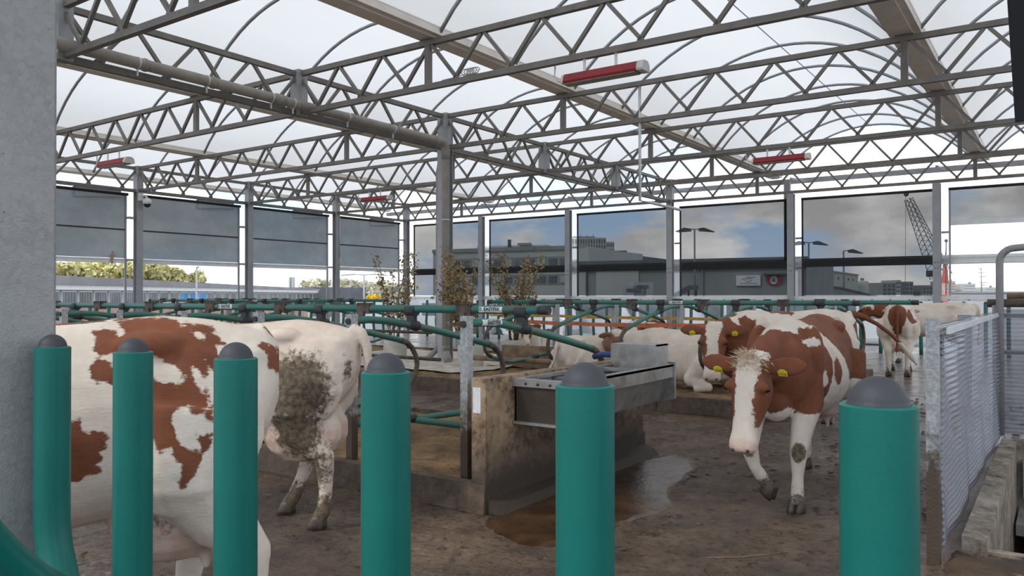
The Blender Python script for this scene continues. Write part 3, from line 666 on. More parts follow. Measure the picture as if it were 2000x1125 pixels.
# far feed fences ---------------------------------------------------
def far_bollard(x, y, label, group, proto=[None]):
    if proto[0] is None:
        t = thing('feed_fence_bollard', (x, y, 0), label, 'bollard', group)
        obj('tube', MB().tube([(0, 0, 1.38), (0, -.02, .95), (0, -.06, .6), (0, 0, .2), (0, 0, 0)], .05, 10), 'green_tube', t)
        obj('dome_cap', MB().lathe([(.05, 1.37)] + [(a, 1.38 + b_) for a, b_ in dome_prof(.05, .05, 4)], n=10), 'dome_rubber', t); proto[0] = t; return
    t = copy_tree(proto[0]); t.location = (x, y, 0); tag(t, label, 'bollard', group)
for k in range(44): far_bollard(-20.6 + .5 * k, 23.7, 'dark-capped green bollard in the feed fence below the back wall screens', 'feed fence along the back wall')
for k in range(26): far_bollard(-21.9, 9.6 + .52 * k, 'dark-capped green bollard in the feed fence below the left wall screens', 'feed fence along the left wall')

# ------------------------------------------------------------------ cubicles
def make_divider():
    t = thing('cubicle_divider', (0, 0, 0), cat='cubicle divider', group='green cubicle dividers')
    obj('post', MB().box((-.036, -.036, .02), (.036, .036, 1.475)), 'galvanised_muddy', t)
    obj('post_foot', MB().box((-.07, -.07, .02), (.07, .07, .05)), 'kerb_mud', t)
    tp = obj('top_tube', MB().tube([(0, .03, 1.415), (0, .2, 1.42), (0, .42, 1.405), (0, .8, 1.35), (0, 1.2, 1.275), (0, 1.6, 1.195), (0, 2.06, 1.095)], .034, 14), 'green_tube', t)
    obj('tube_plug', MB().tube([(0, -.06, 1.41), (0, .03, 1.415)], .027, 10), 'black_rubber', tp)
    obj('bend', MB().tube([(0, 2.0, 1.108), (0, 2.1, 1.08), (0, 2.2, 1.01), (0, 2.27, .91), (0, 2.295, .8), (0, 2.27, .69), (0, 2.2, .61), (0, 2.1, .56)], [.036, .034, .031, .03, .03, .03, .031, .034], 12), 'brown_rubber', t)
    obj('lower_tube', MB().tube([(0, 2.12, .568), (0, 1.8, .47), (0, 1.5, .42), (0, .95, .44), (0, .5, .49), (0, .04, .50)], .032, 12), 'green_tube', t)
    obj('sleeve', MB().tube([(0, .62, .475), (0, .82, .452)], .044, 12), 'black_rubber', t)
    c = obj('clamp', MB().tube([(0, .74, 1.36), (0, .86, 1.34)], .05, 14).tube([(-.06, .78, 1.49), (.06, .78, 1.49)], .052, 14).bar((0, .78, 1.37), (0, .78, 1.47), .09, .05), 'black_rubber', t)
    return t
def neck_rail(x0, x1, y, label, clamps, dirn=-1, text=()):
    z = 1.49
    n = thing('neck_rail', ((x0 + x1) / 2, y, z), label, 'rail', 'green neck rails')
    wobj('tube', MB().tube([(x0, y, z), ((x0 + x1) / 2, y, z - .004), (x1, y, z)], .036, 16), 'green_tube', n)
    for x in (x0, x1): wobj('end_cap', MB().tube([(x - .05, y, z), (x + .05, y, z)], .04, 14), 'black_rubber', n)
    for x in clamps:
        m = MB().box((x - .085, y - .045, z - .055), (x + .085, y + .045, z + .035))
        for k in range(6): m.box((x - .08 + .03 * k, y - .05, z + .03), (x - .065 + .03 * k, y + .05, z + .055))
        m.bar((x, y - .05, z - .03), (x, y - .06, z - .12), .06, .03)
        wobj('ribbed_bracket', m, 'brown_rubber', n)
    for x, w in text: easy_label(n, Vector((x, y, z)), .036, w, Vector((1, 0, 0)))
    return n
TXT = None
def easy_label(parent, c, r, w, ax):
    """wrap-round product sticker on the camera side (-Y) of a tube"""
    global TXT
    ax = ax.normalized(); up = Vector((0, 0, 1)); up = (up - ax * up.dot(ax)).normalized(); nrm = ax.cross(up)
    m = MB(); vs = []; n = 8
    for i in range(n + 1):
        a = R(-42) + R(84) * i / n
        for s in (-1, 1): vs.append(c + ax * (s * w / 2) + (nrm * math.cos(a) + up * math.sin(a)) * (r + .002))
    m.add(vs, [(2 * i, 2 * i + 1, 2 * i + 3, 2 * i + 2) for i in range(n)], True); lb = wobj('sticker', m, 'label_white', parent)
    if TXT is None:
        TXT = text_mesh('EASYFIX', .050, 0, 'CENTER', .0016); TXT.materials.append(MATS['ink_black'])
    o = obj('lettering', TXT, None, lb); s = w / .30
    off = Vector(parent.location)
    M = Matrix(((ax.x, up.x, nrm.x, 0), (ax.y, up.y, nrm.y, 0), (ax.z, up.z, nrm.z, 0), (0, 0, 0, 1)))
    o.matrix_local = Matrix.Translation(c - off + nrm * (r + .006) + ax * .02 * s + up * .004) @ M @ Matrix.Diagonal((s * 1.08, s, s, 1))
    lg = MB().box((-.022, -.016, 0), (-.016, .016, .001)).box((-.022, -.016, 0), (.01, -.010, .001)).box((-.022, .010, 0), (.012, .016, .001)).box((.004, -.01, 0), (.010, .012, .001)).mesh('logo'); lg.materials.append(MATS['ink_black'])
    q = obj('logo', lg, None, lb); q.matrix_local = Matrix.Translation(c - off + nrm * (r + .005) - ax * (w * .40) + up * .004) @ M @ Matrix.Diagonal((s, s, s, 1))
    ul = MB().box((-.07, -.0022, 0), (.02, .0, .001)).mesh('underline'); ul.materials.append(MATS['ink_black'])
    q = obj('underline', ul, None, lb); q.matrix_local = Matrix.Translation(c - off + nrm * (r + .001) - up * .021) @ M @ Matrix.Diagonal((s, s, s, 1))
    ul = MB().box((.022, -.0022, 0), (.09, .0, .001)).mesh('underline'); ul.materials.append(MATS['label_red'])
    q = obj('underline', ul, None, lb); q.matrix_local = Matrix.Translation(c - off + nrm * (r + .001) - up * .021) @ M @ Matrix.Diagonal((s, s, s, 1))

dv = make_divider()
ordn = ['first', 'second', 'third', 'fourth', 'fifth', 'sixth', 'seventh', 'eighth']
X1 = [-3.85 - 1.283 * k for k in range(8)]
first = True
DIV1 = []
for k, x in enumerate(X1):
    o = dv if first else copy_tree(dv); first = False
    o.location = (x, 4.9, .15 - .17 + .0); tag(o, 'green-tubed cubicle divider with steel post in the near row, %s from the water trough' % ordn[k], 'cubicle divider', 'green cubicle dividers'); DIV1.append(o)
neck_rail(-13.2, -3.62, 5.68, 'green neck rail along the near cubicle row, ending by the trough', [x - .62 for x in X1[:7]], text=((-4.17, .26), (-8.02, .26)))
# sticker on the first divider's top tube
stk = thing('tube_sticker_holder', (-3.85, 5.3, 1.4)); bpy.data.objects.remove(stk)
def tube_sticker():
    d0 = DIV1[0]; c = Vector((-3.85, 5.2, d0.location.z + 1.415)); ax = Vector((0, 1, -.03)).normalized()
    up = Vector((0, 0, 1)); nrm = Vector((1, 0, 0)); r = .034; w = .27
    m = MB(); vs = []; n = 8; off = Vector(d0.location)
    for i in range(n + 1):
        a = R(-42) + R(84) * i / n
        for s in (-1, 1): vs.append(c - off + ax * (s * w / 2) + (nrm * math.cos(a) + up * math.sin(a)) * (r + .002))
    m.add(vs, [(2 * i, 2 * i + 1, 2 * i + 3, 2 * i + 2) for i in range(n)], True); lb = obj('sticker', m, 'label_white', d0)
    o = obj('lettering', TXT, None, lb); M = Matrix(((ax.x, up.x, nrm.x, 0), (ax.y, up.y, nrm.y, 0), (ax.z, up.z, nrm.z, 0), (0, 0, 0, 1)))
    o.matrix_local = Matrix.Translation(c - off + nrm * (r + .006) + ax * .02) @ M
tube_sticker()
X2r = [-2.95 - 1.283 * k for k in range(5)]; X2l = [-14.6 - 1.283 * k for k in range(5)]
for side, xs in (('right', X2r), ('left', X2l)):
    for k, x in enumerate(xs):
        for fy, nm in ((1, 'rear'), (-1, 'front')):
            o = copy_tree(dv)
            for ch in list(o.children):
                if ch.name.startswith('sticker'):
                    for g in list(ch.children): bpy.data.objects.remove(g)
                    bpy.data.objects.remove(ch)
            o.location = (x, 13.1 + .04 * fy, .0); o.rotation_euler = (0, 0, 0 if fy == 1 else math.pi)
            tag(o, 'green-tubed %s-facing cubicle divider in the middle row, %s from its %s end' % (nm, ordn[k], side), 'cubicle divider', 'green cubicle dividers')
neck_rail(-9.1, -2.45, 12.32, 'front green neck rail of the middle row, right of the planters', [x - .55 for x in X2r], text=((-5.25, .24),))
neck_rail(-8.9, -1.9, 13.92, 'rear green neck rail of the middle row, right of the planters', [x - .4 for x in X2r])
neck_rail(-20.9, -13.6, 12.32, 'front green neck rail of the middle row, left of the planters', [x - .55 for x in X2l], text=((-16.3, .24),))
neck_rail(-20.6, -13.4, 13.92, 'rear green neck rail of the middle row, left of the planters', [x - .4 for x in X2l])
def rail_simple(name, path, r, mat, label, cat):
    t = thing(name, tuple(path[0]), label, cat); wobj('tube', MB().tube(path, r, 10), mat, t)
rail_simple('brisket_pipe', [(-13.4, 5.72, .40), (-3.66, 5.72, .42)], .032, 'green_tube', 'low green brisket tube across the near cubicle row', 'pipe')
rail_simple('brisket_pipe', [(-9.4, 12.0, .42), (-3.2, 12.0, .42)], .05, 'wood_board', 'low brown brisket pipe across the middle row by the lying white cow', 'pipe')
rail_simple('brown_rail', [(-9.2, 10.7, .95), (-14.5, 10.75, .95)], .028, 'brown_rubber', 'brown rail left of the trough post, in front of the middle column', 'rail')
rail_simple('brown_rail', [(-9.0, 10.7, .48), (-14.5, 10.75, .50)], .032, 'brown_rubber', 'lower rusty brown rail in front of the middle column', 'rail')
def strap(y, x0, x1, z0, z1, mat, label):
    m = MB(); n = 16; vs = []
    for i in range(n + 1):
        t = i / n; x = x0 + (x1 - x0) * t; z = z0 + (z1 - z0) * t - .03 * math.sin(t * math.pi) + .006 * math.sin(t * 31)
        vs += [(x, y, z - .032), (x, y, z + .032), (x, y + .004, z + .032), (x, y + .004, z - .032)]
    fs = []
    for i in range(n):
        a = 4 * i
        for k in range(4): fs.append((a + k, a + (k + 1) % 4, a + 4 + (k + 1) % 4, a + 4 + k))
    m.add(vs, fs); tag(obj('barrier_tape', m, mat), label, 'tape')
strap(11.7, -7.9, -3.6, 1.14, 1.17, 'strap_orange', 'orange barrier tape stretched through the middle cubicle row')
strap(15.5, -11.5, -4.0, 1.16, 1.14, 'strap_yellow', 'dull yellow barrier tape behind the middle cubicle row')

# ------------------------------------------------------------------ water trough and its wall
w = thing('trough_wall', (-3.56, 6, 0), 'stained concrete wall carrying the water trough', 'wall')
wobj('slab', MB().prism([(4.68, 0), (7.35, 0), (7.35, .98), (4.68, 1.0)], (-3.63, 0, 0), (0, 1, 0), (0, 0, 1), (.13, 0, 0)), 'concrete_dirty', w)
wobj('footing', MB().prism([(-3.5, 0), (-3.34, 0), (-3.40, .07), (-3.5, .10)], (0, 4.7, 0), (1, 0, 0), (0, 0, 1), (0, 2.7, 0)), 'concrete_dirty', w)
wobj('paper_notice', MB().box((-3.615, 4.676, .74), (-3.545, 4.68, .93)), 'label_white', w)['label'] = 'torn white paper notice'
t = thing('water_trough', (-3.25, 6, .64), 'long stainless steel tipping water trough on a concrete wall', 'water trough')
x0, x1, y0, y1, zb, zt = -3.49, -3.00, 5.05, 6.92, .63, .97; th = .012
wobj('basin', MB().box((x0, y0, zb), (x1 - .10, y1, zb + th)).box((x0, y0, zb), (x0 + th, y1, zt))
     .prism([(x1 - .10, zb), (x1 - .10 + th, zb), (x1 + .0, zt - .1), (x1 + .0, zt), (x1 - th, zt), (x1 - th, zt - .1)], (0, y0, 0), (1, 0, 0), (0, 0, 1), (0, y1 - y0, 0)), 'stainless', t)
wobj('end_plate', MB().prism([(x0, zb), (x1 - .09, zb), (x1, zt - .1), (x1, zt), (x0, zt)], (0, y0, 0), (1, 0, 0), (0, 0, 1), (0, th, 0)), 'concrete_dirty', t)
wobj('end_plate', MB().prism([(x0, zb - .1), (x1 + .03, zb + .02), (x1 + .03, zt + .02), (x0, zt + .02)], (0, y1, 0), (1, 0, 0), (0, 0, 1), (0, .03, 0)), 'stainless', t)
wobj('rim', MB().box((x0 - .01, y0 - .03, zt - .055), (x1 + .015, y0 + .03, zt + .005)), 'stainless', t)
wobj('rim', MB().box((x1 - .03, y0, zt - .02), (x1 + .018, y1, zt + .006)).box((x1 + .006, y0, zt - .12), (x1 + .018, y1, zt)), 'stainless', t)
wobj('rim', MB().box((x0 - .02, y0, zt - .02), (x0 + .05, y1, zt + .006)), 'stainless', t)
for k in range(4): obj('bolt_hole', MB().lathe([(.011, 0), (.011, .003), (.001, .003)], n=8), 'ink_black', t).matrix_local = Matrix.Translation((x0 + .12 + .11 * k + 3.25, y0 - .031 - 6, zt - .03 - .64)) @ Matrix.Rotation(R(90), 4, 'X')
wobj('lower_lip', MB().bar((x0, y0 - .015, zb + .005), (x1 - .1, y0 - .015, zb + .005), .03, .02), 'stainless', t)
wobj('valve_cover', MB().box((x0 + .03, 6.58, .88), (x1 - .01, 6.60, 1.165)).box((x1 - .03, 6.60, .95), (x1 - .01, 6.86, 1.165)).box((x0 + .03, 6.60, 1.15), (x1 - .01, 6.88, 1.165)), 'stainless', t)
wobj('cross_bar', MB().bar((x0 + .02, 6.35, .95), (x1 - .02, 6.35, .95), .04, .03).bar((x0 + .02, 5.6, .93), (x1 - .02, 5.6, .93), .05, .02), 'stainless', t)
wobj('water', MB().add([(x0 + .01, y0 + .01, .86), (x1 - .04, y0 + .01, .86), (x1 - .04, y1, .86), (x0 + .01, y1, .86)], [(0, 1, 2, 3)]), 'eye_dark', t)
wobj('hose', MB().tube([(-3.42, 6.62, 1.06), (-3.55, 6.6, 1.06), (-3.66, 6.62, 1.03)], .028, 10), 'blue_plastic', t)

# ------------------------------------------------------------------ planters with shrubs
def shrub(x, y, label, h, spread, seed, nstem, lean=(0, 0), dens=1.0):
    rr = random.Random(seed)
    p = thing('potted_shrub', (x, y, .2), label, 'potted shrub', 'shrubs in concrete rings')
    pt = obj('planter', MB().lathe([(.255, 0), (.26, .02), (.26, .41), (.25, .42), (.215, .42), (.205, .38), (.205, .33), (.001, .33)], n=28), 'planter_concrete', p)
    obj('soil', MB().lathe([(.206, .34), (.1, .37), (.001, .38)], n=16), 'planter_earth', p)
    sm = MB(); lm = MB(); lg = MB()
    for k in range(nstem):
        a = rr.uniform(0, 6.28); s = rr.uniform(.2, 1) * spread; hh = h * rr.uniform(.55, 1.0); P = []
        for i in range(7):
            t_ = i / 6; P.append(Vector((math.cos(a) * (.08 + s * t_ ** 1.3) + lean[0] * t_ + rr.uniform(-.03, .03), math.sin(a) * (.08 + s * t_ ** 1.3) + lean[1] * t_ + rr.uniform(-.03, .03), .36 + hh * t_)))
        sm.tube(P, [.012 - .0012 * i for i in range(7)], 5)
        for q in range(int(110 * dens)):
            t_ = rr.uniform(.25, 1.02) ; i = min(5, int(t_ * 6)); fr = min(1.0, t_ * 6 - i); base = P[i].lerp(P[i + 1], fr)
            base = base + Vector((rr.gauss(0, .055), rr.gauss(0, .055), rr.gauss(0, .05)))
            L_ = rr.uniform(.05, .10); d = Vector((rr.gauss(0, 1), rr.gauss(0, 1), rr.gauss(.2, .7))).normalized(); sd_ = d.cross(Vector((rr.gauss(0, 1), rr.gauss(0, 1), rr.gauss(0, 1)))).normalized() * L_ * .32
            up = d.cross(sd_) * .18
            (lm if rr.random() < .6 else lg).add([base, base + d * L_ * .5 + sd_ + up, base + d * L_, base + d * L_ * .5 - sd_ + up], [(0, 1, 2), (0, 2, 3)])
    obj('stems', sm, 'twig', p)['kind'] = 'stuff'; obj('leaves', lm, 'leaf_brown', p)['kind'] = 'stuff'; obj('leaves', lg, 'leaf_green', p)['kind'] = 'stuff'
    return p
shrub(-12.25, 13.0, 'tall thin brown-leaved shrub in a concrete ring, left of the middle column', 2.15, .42, 5, 9, (-.05, .1), .75)
shrub(-9.72, 12.5, 'bushy brown-leaved shrub in a concrete ring, just right of the middle column', 1.95, .55, 6, 16, (-.25, -.05), 1.15)
shrub(-10.05, 14.5, 'brown-leaved shrub in a concrete ring, right of the middle column and farther back', 1.95, .6, 8, 16, (.05, .05), .95)

# ------------------------------------------------------------------ gate of clear sheet, pit, pipes at the right
g = thing('sheet_gate', (-.62, 7.8, 0), 'gate of clear corrugated plastic sheet on a muddy steel post', 'gate')
def corr(path, z0, z1, nr, amp):
    m = MB(); nz = nr * 6; vs = []
    for i, (p, nrm) in enumerate(path):
        for k in range(nz + 1):
            z = z0 + (z1 - z0) * k / nz; a = amp * math.sin(2 * math.pi * nr * k / nz) + .006 * math.sin(i * 1.1 + z * 7)
            vs.append((p[0] + nrm[0] * a, p[1] + nrm[1] * a, z))
    n = nz + 1
    return m.add(vs, [(i * n + k, (i + 1) * n + k, (i + 1) * n + k + 1, i * n + k + 1) for i in range(len(path) - 1) for k in range(nz)], True)
pa = [((-.60 - .012 * math.sin(i * .5), 5.42 + i * .12), (1, 0)) for i in range(25)] + [((-.60 + .004 * i, 8.42 + .12 * i), (1, 0)) for i in range(1, 15)]
wobj('clear_sheet', corr(pa, .04, 1.44, 34, .010), 'clear_sheet', g)
wobj('clear_sheet', corr([((-.53 + .1 * i, 10.14), (0, 1)) for i in range(22)], .10, 1.46, 30, .012), 'clear_sheet', g)
wobj('post', MB().box((-.675, 5.33, 0), (-.605, 5.40, 1.475)), 'galvanised_muddy', g)
wobj('post', MB().box((-.62, 10.06, 0), (-.555, 10.13, 1.5)), 'galvanised_muddy', g)
for z in (1.36, .96): wobj('frame_bar', MB().box((-.55, 10.17, z), (1.7, 10.20, z + .05)), 'aluminium', g)
wobj('frame_bar', MB().box((-.57, 5.4, 1.38), (-.55, 10.1, 1.42)), 'aluminium', g)
pt = thing('manure_pit', (.6, 7.7, 0), 'open pit with rough concrete kerb behind the clear sheet gate', 'pit')
for k in range(2):
    ya = 5.66 + k * 2.02
    wobj('kerb_block', MB().prism([(-.52, -.9), (-.38, -.9), (-.385, .10 + .01 * (k % 2)), (-.52, .115)], (0, ya, 0), (1, 0, 0), (0, 0, 1), (0, 2.01, 0)), 'pit_concrete', pt)
wobj('pit_wall', MB().box((-.4, 9.58, -.9), (1.7, 9.72, .12)), 'pit_concrete', pt)
wobj('pit_wall', MB().box((1.6, 5.7, -.9), (1.7, 9.7, .1)), 'pit_concrete', pt)
wobj('pit_wall', MB().box((-.4, 5.72, -.9), (1.7, 5.80, .02)), 'pit_concrete', pt)
wobj('pit_floor', MB().box((-.4, 5.72, -.95), (1.7, 9.7, -.85)), 'kerb_mud', pt)
wobj('steel_panel', MB().box((-.33, 9.50, -.45), (.1, 9.57, -.06)).box((.14, 9.5, -.45), (.7, 9.57, -.06)), 'galvanised', pt)
wobj('steel_shelf', MB().box((-.36, 8.7, -.62), (1.5, 9.5, -.52)), 'stainless', pt)
wobj('drain', MB().tube([(-.2, 8.3, -.84), (-.16, 8.3, -.55), (-.1, 8.35, -.45)], .075, 14), 'label_white', pt)
wobj('red_part', MB().box((.0, 7.9, -.85), (.3, 8.2, -.7)), 'crane_red', pt)
mm = grid(-.75, 2.4, 3.3, 5.75, 45, 35, lambda x, y: .03 + .035 * fbm(x, y, 2.4) + .025 * fbm(x, y, 9) - (.06 if x < -.6 or y > 5.65 else 0))
tag(obj('manure_mound', mm, 'straw_mud'), 'layer of brown straw and manure in front of the pit', 'manure', None, 'stuff')
h = thing('bent_pipe', (-.5, 10, 1.4), 'bent galvanised pipe rail rising above the clear sheet gate', 'pipe')
wobj('pipe', MB().tube([(-.545, 10.0, .1), (-.545, 10.0, 1.95)] + [tuple(p) for p in arcpts((-.40, 10.0, 1.97), (-1, 0, 0), (0, 0, 1), .145, 6)][1:] + [(-.1, 10.0, 2.14), (1.6, 10.0, 2.2)], .038, 14), 'galvanised', h)
h = thing('rusty_pipe', (-.5, 10.3, 1.5), 'short rusty brown pipe on top of the gate corner', 'pipe')
wobj('pipe', MB().tube([(-.68, 10.3, 1.52), (1.4, 10.25, 1.53)], .045, 12), 'brown_rubber', h)
wobj('pipe', MB().tube([(-.5, 10.42, 1.60), (.0, 10.4, 1.61)], .035, 12), 'wood_board', h)
q = at(1885, 640, 11.5)
h = thing('steel_post', (q.x, q.y, 0), 'square grey steel post standing behind the clear sheet gate', 'post')
wobj('shaft', MB().box((q.x - .09, q.y - .09, 0), (q.x + .09, q.y + .09, 1.32)), 'column_paint', h); wobj('cap', MB().box((q.x - .095, q.y - .095, 1.32), (q.x + .095, q.y + .095, 1.33)), 'aluminium', h)
# ------------------------------------------------------------------ cows
BODY = [ # x, z top, z bottom, half width, top narrowing
    (-.84, 1.33, 1.10, .07, .1), (-.80, 1.37, .98, .14, .1), (-.70, 1.405, .86, .215, .15), (-.55, 1.435, .76, .265, .25), (-.38, 1.45, .70, .29, .30), (-.20, 1.435, .655, .325, .38),
    (0.0, 1.42, .62, .355, .42), (.20, 1.415, .615, .365, .42), (.40, 1.42, .63, .35, .42), (.58, 1.435, .655, .315, .45), (.74, 1.44, .68, .275, .5), (.88, 1.42, .72, .235, .45), (.99, 1.36, .79, .18, .3), (1.07, 1.28, .90, .11, .2)]
def ring_body(x, zt, zb, hw, nar, n=28, dz=0):
    P = []
    for j in range(n):
        a = 2 * math.pi * j / n; c, s = math.cos(a), math.sin(a); e = .82
        y = hw * math.copysign(abs(c) ** e, c); zc = zb + (zt - zb) * .46; z = zc + (zt - zc if s > 0 else zc - zb) * math.copysign(abs(s) ** .9, s)
        if s > 0: y *= 1 - nar * s ** 1.6
        P.append(Vector((x, y, z + dz)))
    return P
def ell_ring(c, ax, b, n_, hw, top, bot, n=20, e=.85):
    P = []
    for j in range(n):
        a = 2 * math.pi * j / n; cc, s = math.cos(a), math.sin(a)
        P.append(c + b * (hw * math.copysign(abs(cc) ** e, cc)) + n_ * ((top + bot) / 2 + (top - bot) / 2 * math.copysign(abs(s) ** e, s)))
    return P
HEADS = [(-.07, .055, .02, -.09), (-.02, .088, .045, -.15), (.05, .105, .055, -.195), (.13, .118, .058, -.225), (.20, .112, .048, -.225), (.28, .092, .034, -.20), (.36, .077, .022, -.16), (.43, .074, .014, -.135), (.49, .083, .012, -.128), (.535, .080, .004, -.115), (.56, .055, -.015, -.09)]
LEG_F = [(.70, .17, 1.02), (.70, .185, .80), (.72, .175, .62), (.73, .165, .44), (.725, .16, .25), (.73, .16, .12), (.765, .16, .055)]
RAD_F = [.13, .125, .085, .066, .043, .05, .052]
LEG_H = [(-.52, .17, 1.08), (-.44, .20, .88), (-.50, .19, .68), (-.66, .175, .50), (-.665, .165, .27), (-.65, .165, .13), (-.605, .165, .055)]
RAD_H = [.215, .20, .125, .072, .047, .053, .054]
LIE_F = [(.70, .20, .42), (.78, .27, .24), (.92, .26, .12), (.70, .28, .07), (.55, .27, .06)]; LIE_RF = [.14, .11, .075, .06, .055]
LIE_H = [(-.50, .2, .52), (-.35, .33, .38), (-.18, .40, .20), (-.45, .42, .09), (-.25, .47, .06)]; LIE_RH = [.24, .20, .13, .07, .06]

def poly_sd(px, pz, poly):
    P = np.array(poly, float); Q = np.roll(P, -1, 0); n = len(px); d = np.full(n, 1e9); ins = np.zeros(n, bool)
    for (ax, az), (bx, bz) in zip(P, Q):
        ex, ez = bx - ax, bz - az; t = np.clip(((px - ax) * ex + (pz - az) * ez) / (ex * ex + ez * ez + 1e-12), 0, 1)
        d = np.minimum(d, np.hypot(px - ax - t * ex, pz - az - t * ez))
        c = ((az > pz) != (bz > pz)) & (px < (bx - ax) * (pz - az) / (bz - az + 1e-12) + ax); ins ^= c
    return np.where(ins, -d, d)

def make_cow(label, loc, ang, polys_l=(), polys_r=(), blobs=(), whites=(), poll=(1.50, 0, 1.40), hp=35, hy=0, face='blaze', legs=None, tail=None, lying=False, voxel=.013,
             mud=(), scale=1.0, udder=1.0, tags=True, tagtext=None, eartilt=0.0, dirty=.35, forelock=False, brownhead=True, zoff=0.0, browntail=False, group='red and white dairy cows', neckbrown=None, K=1.14, EK=1.3, tint=0.06):
    root = thing('cow', (loc[0], loc[1], zoff), label, 'cow', group, rz=ang)
    dz = -.52 if lying else 0.0
    m = MB()
    m.loft([ring_body(*s, dz=dz) if not lying else ring_body(s[0], s[1], max(s[2], .56), s[3] * 1.08, s[4] * .7, dz=dz) for s in BODY])
    for s in (-1, 1): # hook bones, shoulder blades, thighs
        m.ell((-.36, .165 * s, 1.335 + dz), (.13, .08, .06)); m.ell((.70, .20 * s, 1.12 + dz), (.15, .10, .27)); m.ell((-.72, .11 * s, 1.29 + dz), (.08, .05, .05))
        m.ell((-.52, .15 * s, 1.02 + dz), (.27, .13, .33))
    m.ell((.93, 0, .80 + dz), (.17, .12, .15)) # brisket
    if not lying and udder:
        m.ell((-.44, .06, .665), (.25 * udder, .15 * udder, .19 * udder)); m.ell((-.44, -.06, .665), (.25 * udder, .15 * udder, .19 * udder))
        for sx in (-.56, -.34):
            for s in (-1, 1): m.tube([(sx, .09 * s, .52), (sx, .095 * s, .44)], [.026, .017], 8)
    lg = legs or {}
    hoofs = []
    for key, base, rad, mir in (('fl', LEG_F, RAD_F, 1), ('fr', LEG_F, RAD_F, -1), ('hl', LEG_H, RAD_H, 1), ('hr', LEG_H, RAD_H, -1)):
        if lying: base, rad = (LIE_F, LIE_RF) if key[0] == 'f' else (LIE_H, LIE_RH)
        P = [Vector((p[0], p[1] * mir, p[2])) for p in base]
        if key in lg and not lying: P = [Vector(p) for p in lg[key]]
        Q = []; rr = []
        for i in range(len(P) - 1):
            for t in (0, .34, .67): Q.append(P[i].lerp(P[i + 1], t)); rr.append(rad[i] + (rad[i + 1] - rad[i]) * t)
        Q.append(P[-1]); rr.append(rad[-1]); m.tube(Q, rr, 14)
        for q, r_ in zip(P[1:-1], rad[1:-1]): m.ell(q, (r_ * 1.03,) * 3, 10)
        if not lying: hoofs.append((P[-1], P[-1] - P[-2]))
    # neck
    po = Vector(poll); po.z += dz if lying else 0
    a = Vector((math.cos(R(hp)) * math.cos(R(hy)), math.cos(R(hp)) * math.sin(R(hy)), -math.sin(R(hp)))); nn = Vector((math.sin(R(hp)) * math.cos(R(hy)), math.sin(R(hp)) * math.sin(R(hy)), math.cos(R(hp)))); bb = nn.cross(a)
    n0 = Vector((.62, 0, 1.10 + dz)); n1 = po + nn * -.09 + a * .02; rings = []
    for i in range(7):
        t = i / 6; mid = Vector((n0.x + .45, 0, n0.z + .10)) ; c = n0.lerp(mid, t).lerp(mid.lerp(n1, t), t)
        d = ((mid - n0) * (1 - t) + (n1 - mid) * t).normalized(); side = Vector((0, 1, 0)).lerp(bb, t).normalized(); side = (side - d * side.dot(d)).normalized(); upv = d.cross(side)
        hw = .19 + (.088 - .19) * t ** .7; hh = .32 + (.12 - .32) * t ** .8
        rings.append(ell_ring(c, d, side, upv, hw, hh, -hh))
    m.loft(rings)
    m.loft([ell_ring(po + a * (s * K), a, bb, nn, hw * K * 1.06, tp * K, bt * K) for s, hw, tp, bt in HEADS])
    for s in (-1, 1):
        m.ell(po + a * (.155 * K) + bb * (.108 * K * s) + nn * (.012 * K), (.04,) * 3, 10)             # brow over the eye
        e0 = po + a * .015 + bb * (.085 * K * s) + nn * -.035; ed = (bb * s + nn * (-.12 + eartilt) - a * .10).normalized()
        fl_ = [e0, e0 + ed * .06 * EK, e0 + ed * .12 * EK, e0 + ed * .17 * EK, e0 + ed * .205 * EK, e0 + ed * .225 * EK]
        up_e = (nn + a * .35).normalized(); ring_e = []
        for p_, w_ in zip(fl_, (.035, .062, .075, .066, .045, .018)):
            th = max(.013, w_ * .30); vv = ed.cross(up_e).normalized()
            ring_e.append([p_ + vv * (math.cos(2 * math.pi * j / 12) * w_) + up_e * (math.sin(2 * math.pi * j / 12) * th) for j in range(12)])
        m.loft(ring_e)
    # tail
    T = tail or [(-.78, 0, 1.375), (-.86, 0, 1.35), (-.905, 0, 1.25), (-.91, 0, 1.05), (-.90, 0, .85), (-.89, 0, .68), (-.89, .01, .55), (-.89, .02, .42)]
    if lying and not tail: T = [(-.78, 0, .86), (-.87, 0, .82), (-.91, 0, .70), (-.92, .05, .45), (-.95, .2, .2), (-1.0, .35, .06)]
    nT = len(T); m.tube(T, [.055, .046, .036] + [.028] * (nT - 5) + [.036, .018], 10)
    tmp = bpy.data.objects.new('cow_body', m.mesh('cow_body')); COL.objects.link(tmp)
    md = tmp.modifiers.new('r', 'REMESH'); md.mode = 'VOXEL'; md.voxel_size = voxel
    sm = tmp.modifiers.new('s', 'SMOOTH'); sm.factor = .5; sm.iterations = max(3, int(round(.13 / voxel)))
    me = bpy.data.meshes.new_from_object(tmp.evaluated_get(bpy.context.evaluated_depsgraph_get())); bpy.data.objects.remove(tmp)
    me.name = 'body'; me.polygons.foreach_set('use_smooth', [True] * len(me.polygons)); me.materials.clear(); me.materials.append(MATS['cow_coat'])
    V = np.empty(len(me.vertices) * 3); me.vertices.foreach_get('co', V); V = V.reshape(-1, 3); x, y, z = V[:, 0], V[:, 1], V[:, 2] - dz
    sd = np.full(len(x), .5)
    yy = y
    for poly in polys_l: sd = np.minimum(sd, np.where(yy > -.04, poly_sd(x, z, poly), .5 * 0 + np.maximum(poly_sd(x, z, poly), (-yy - .04))))
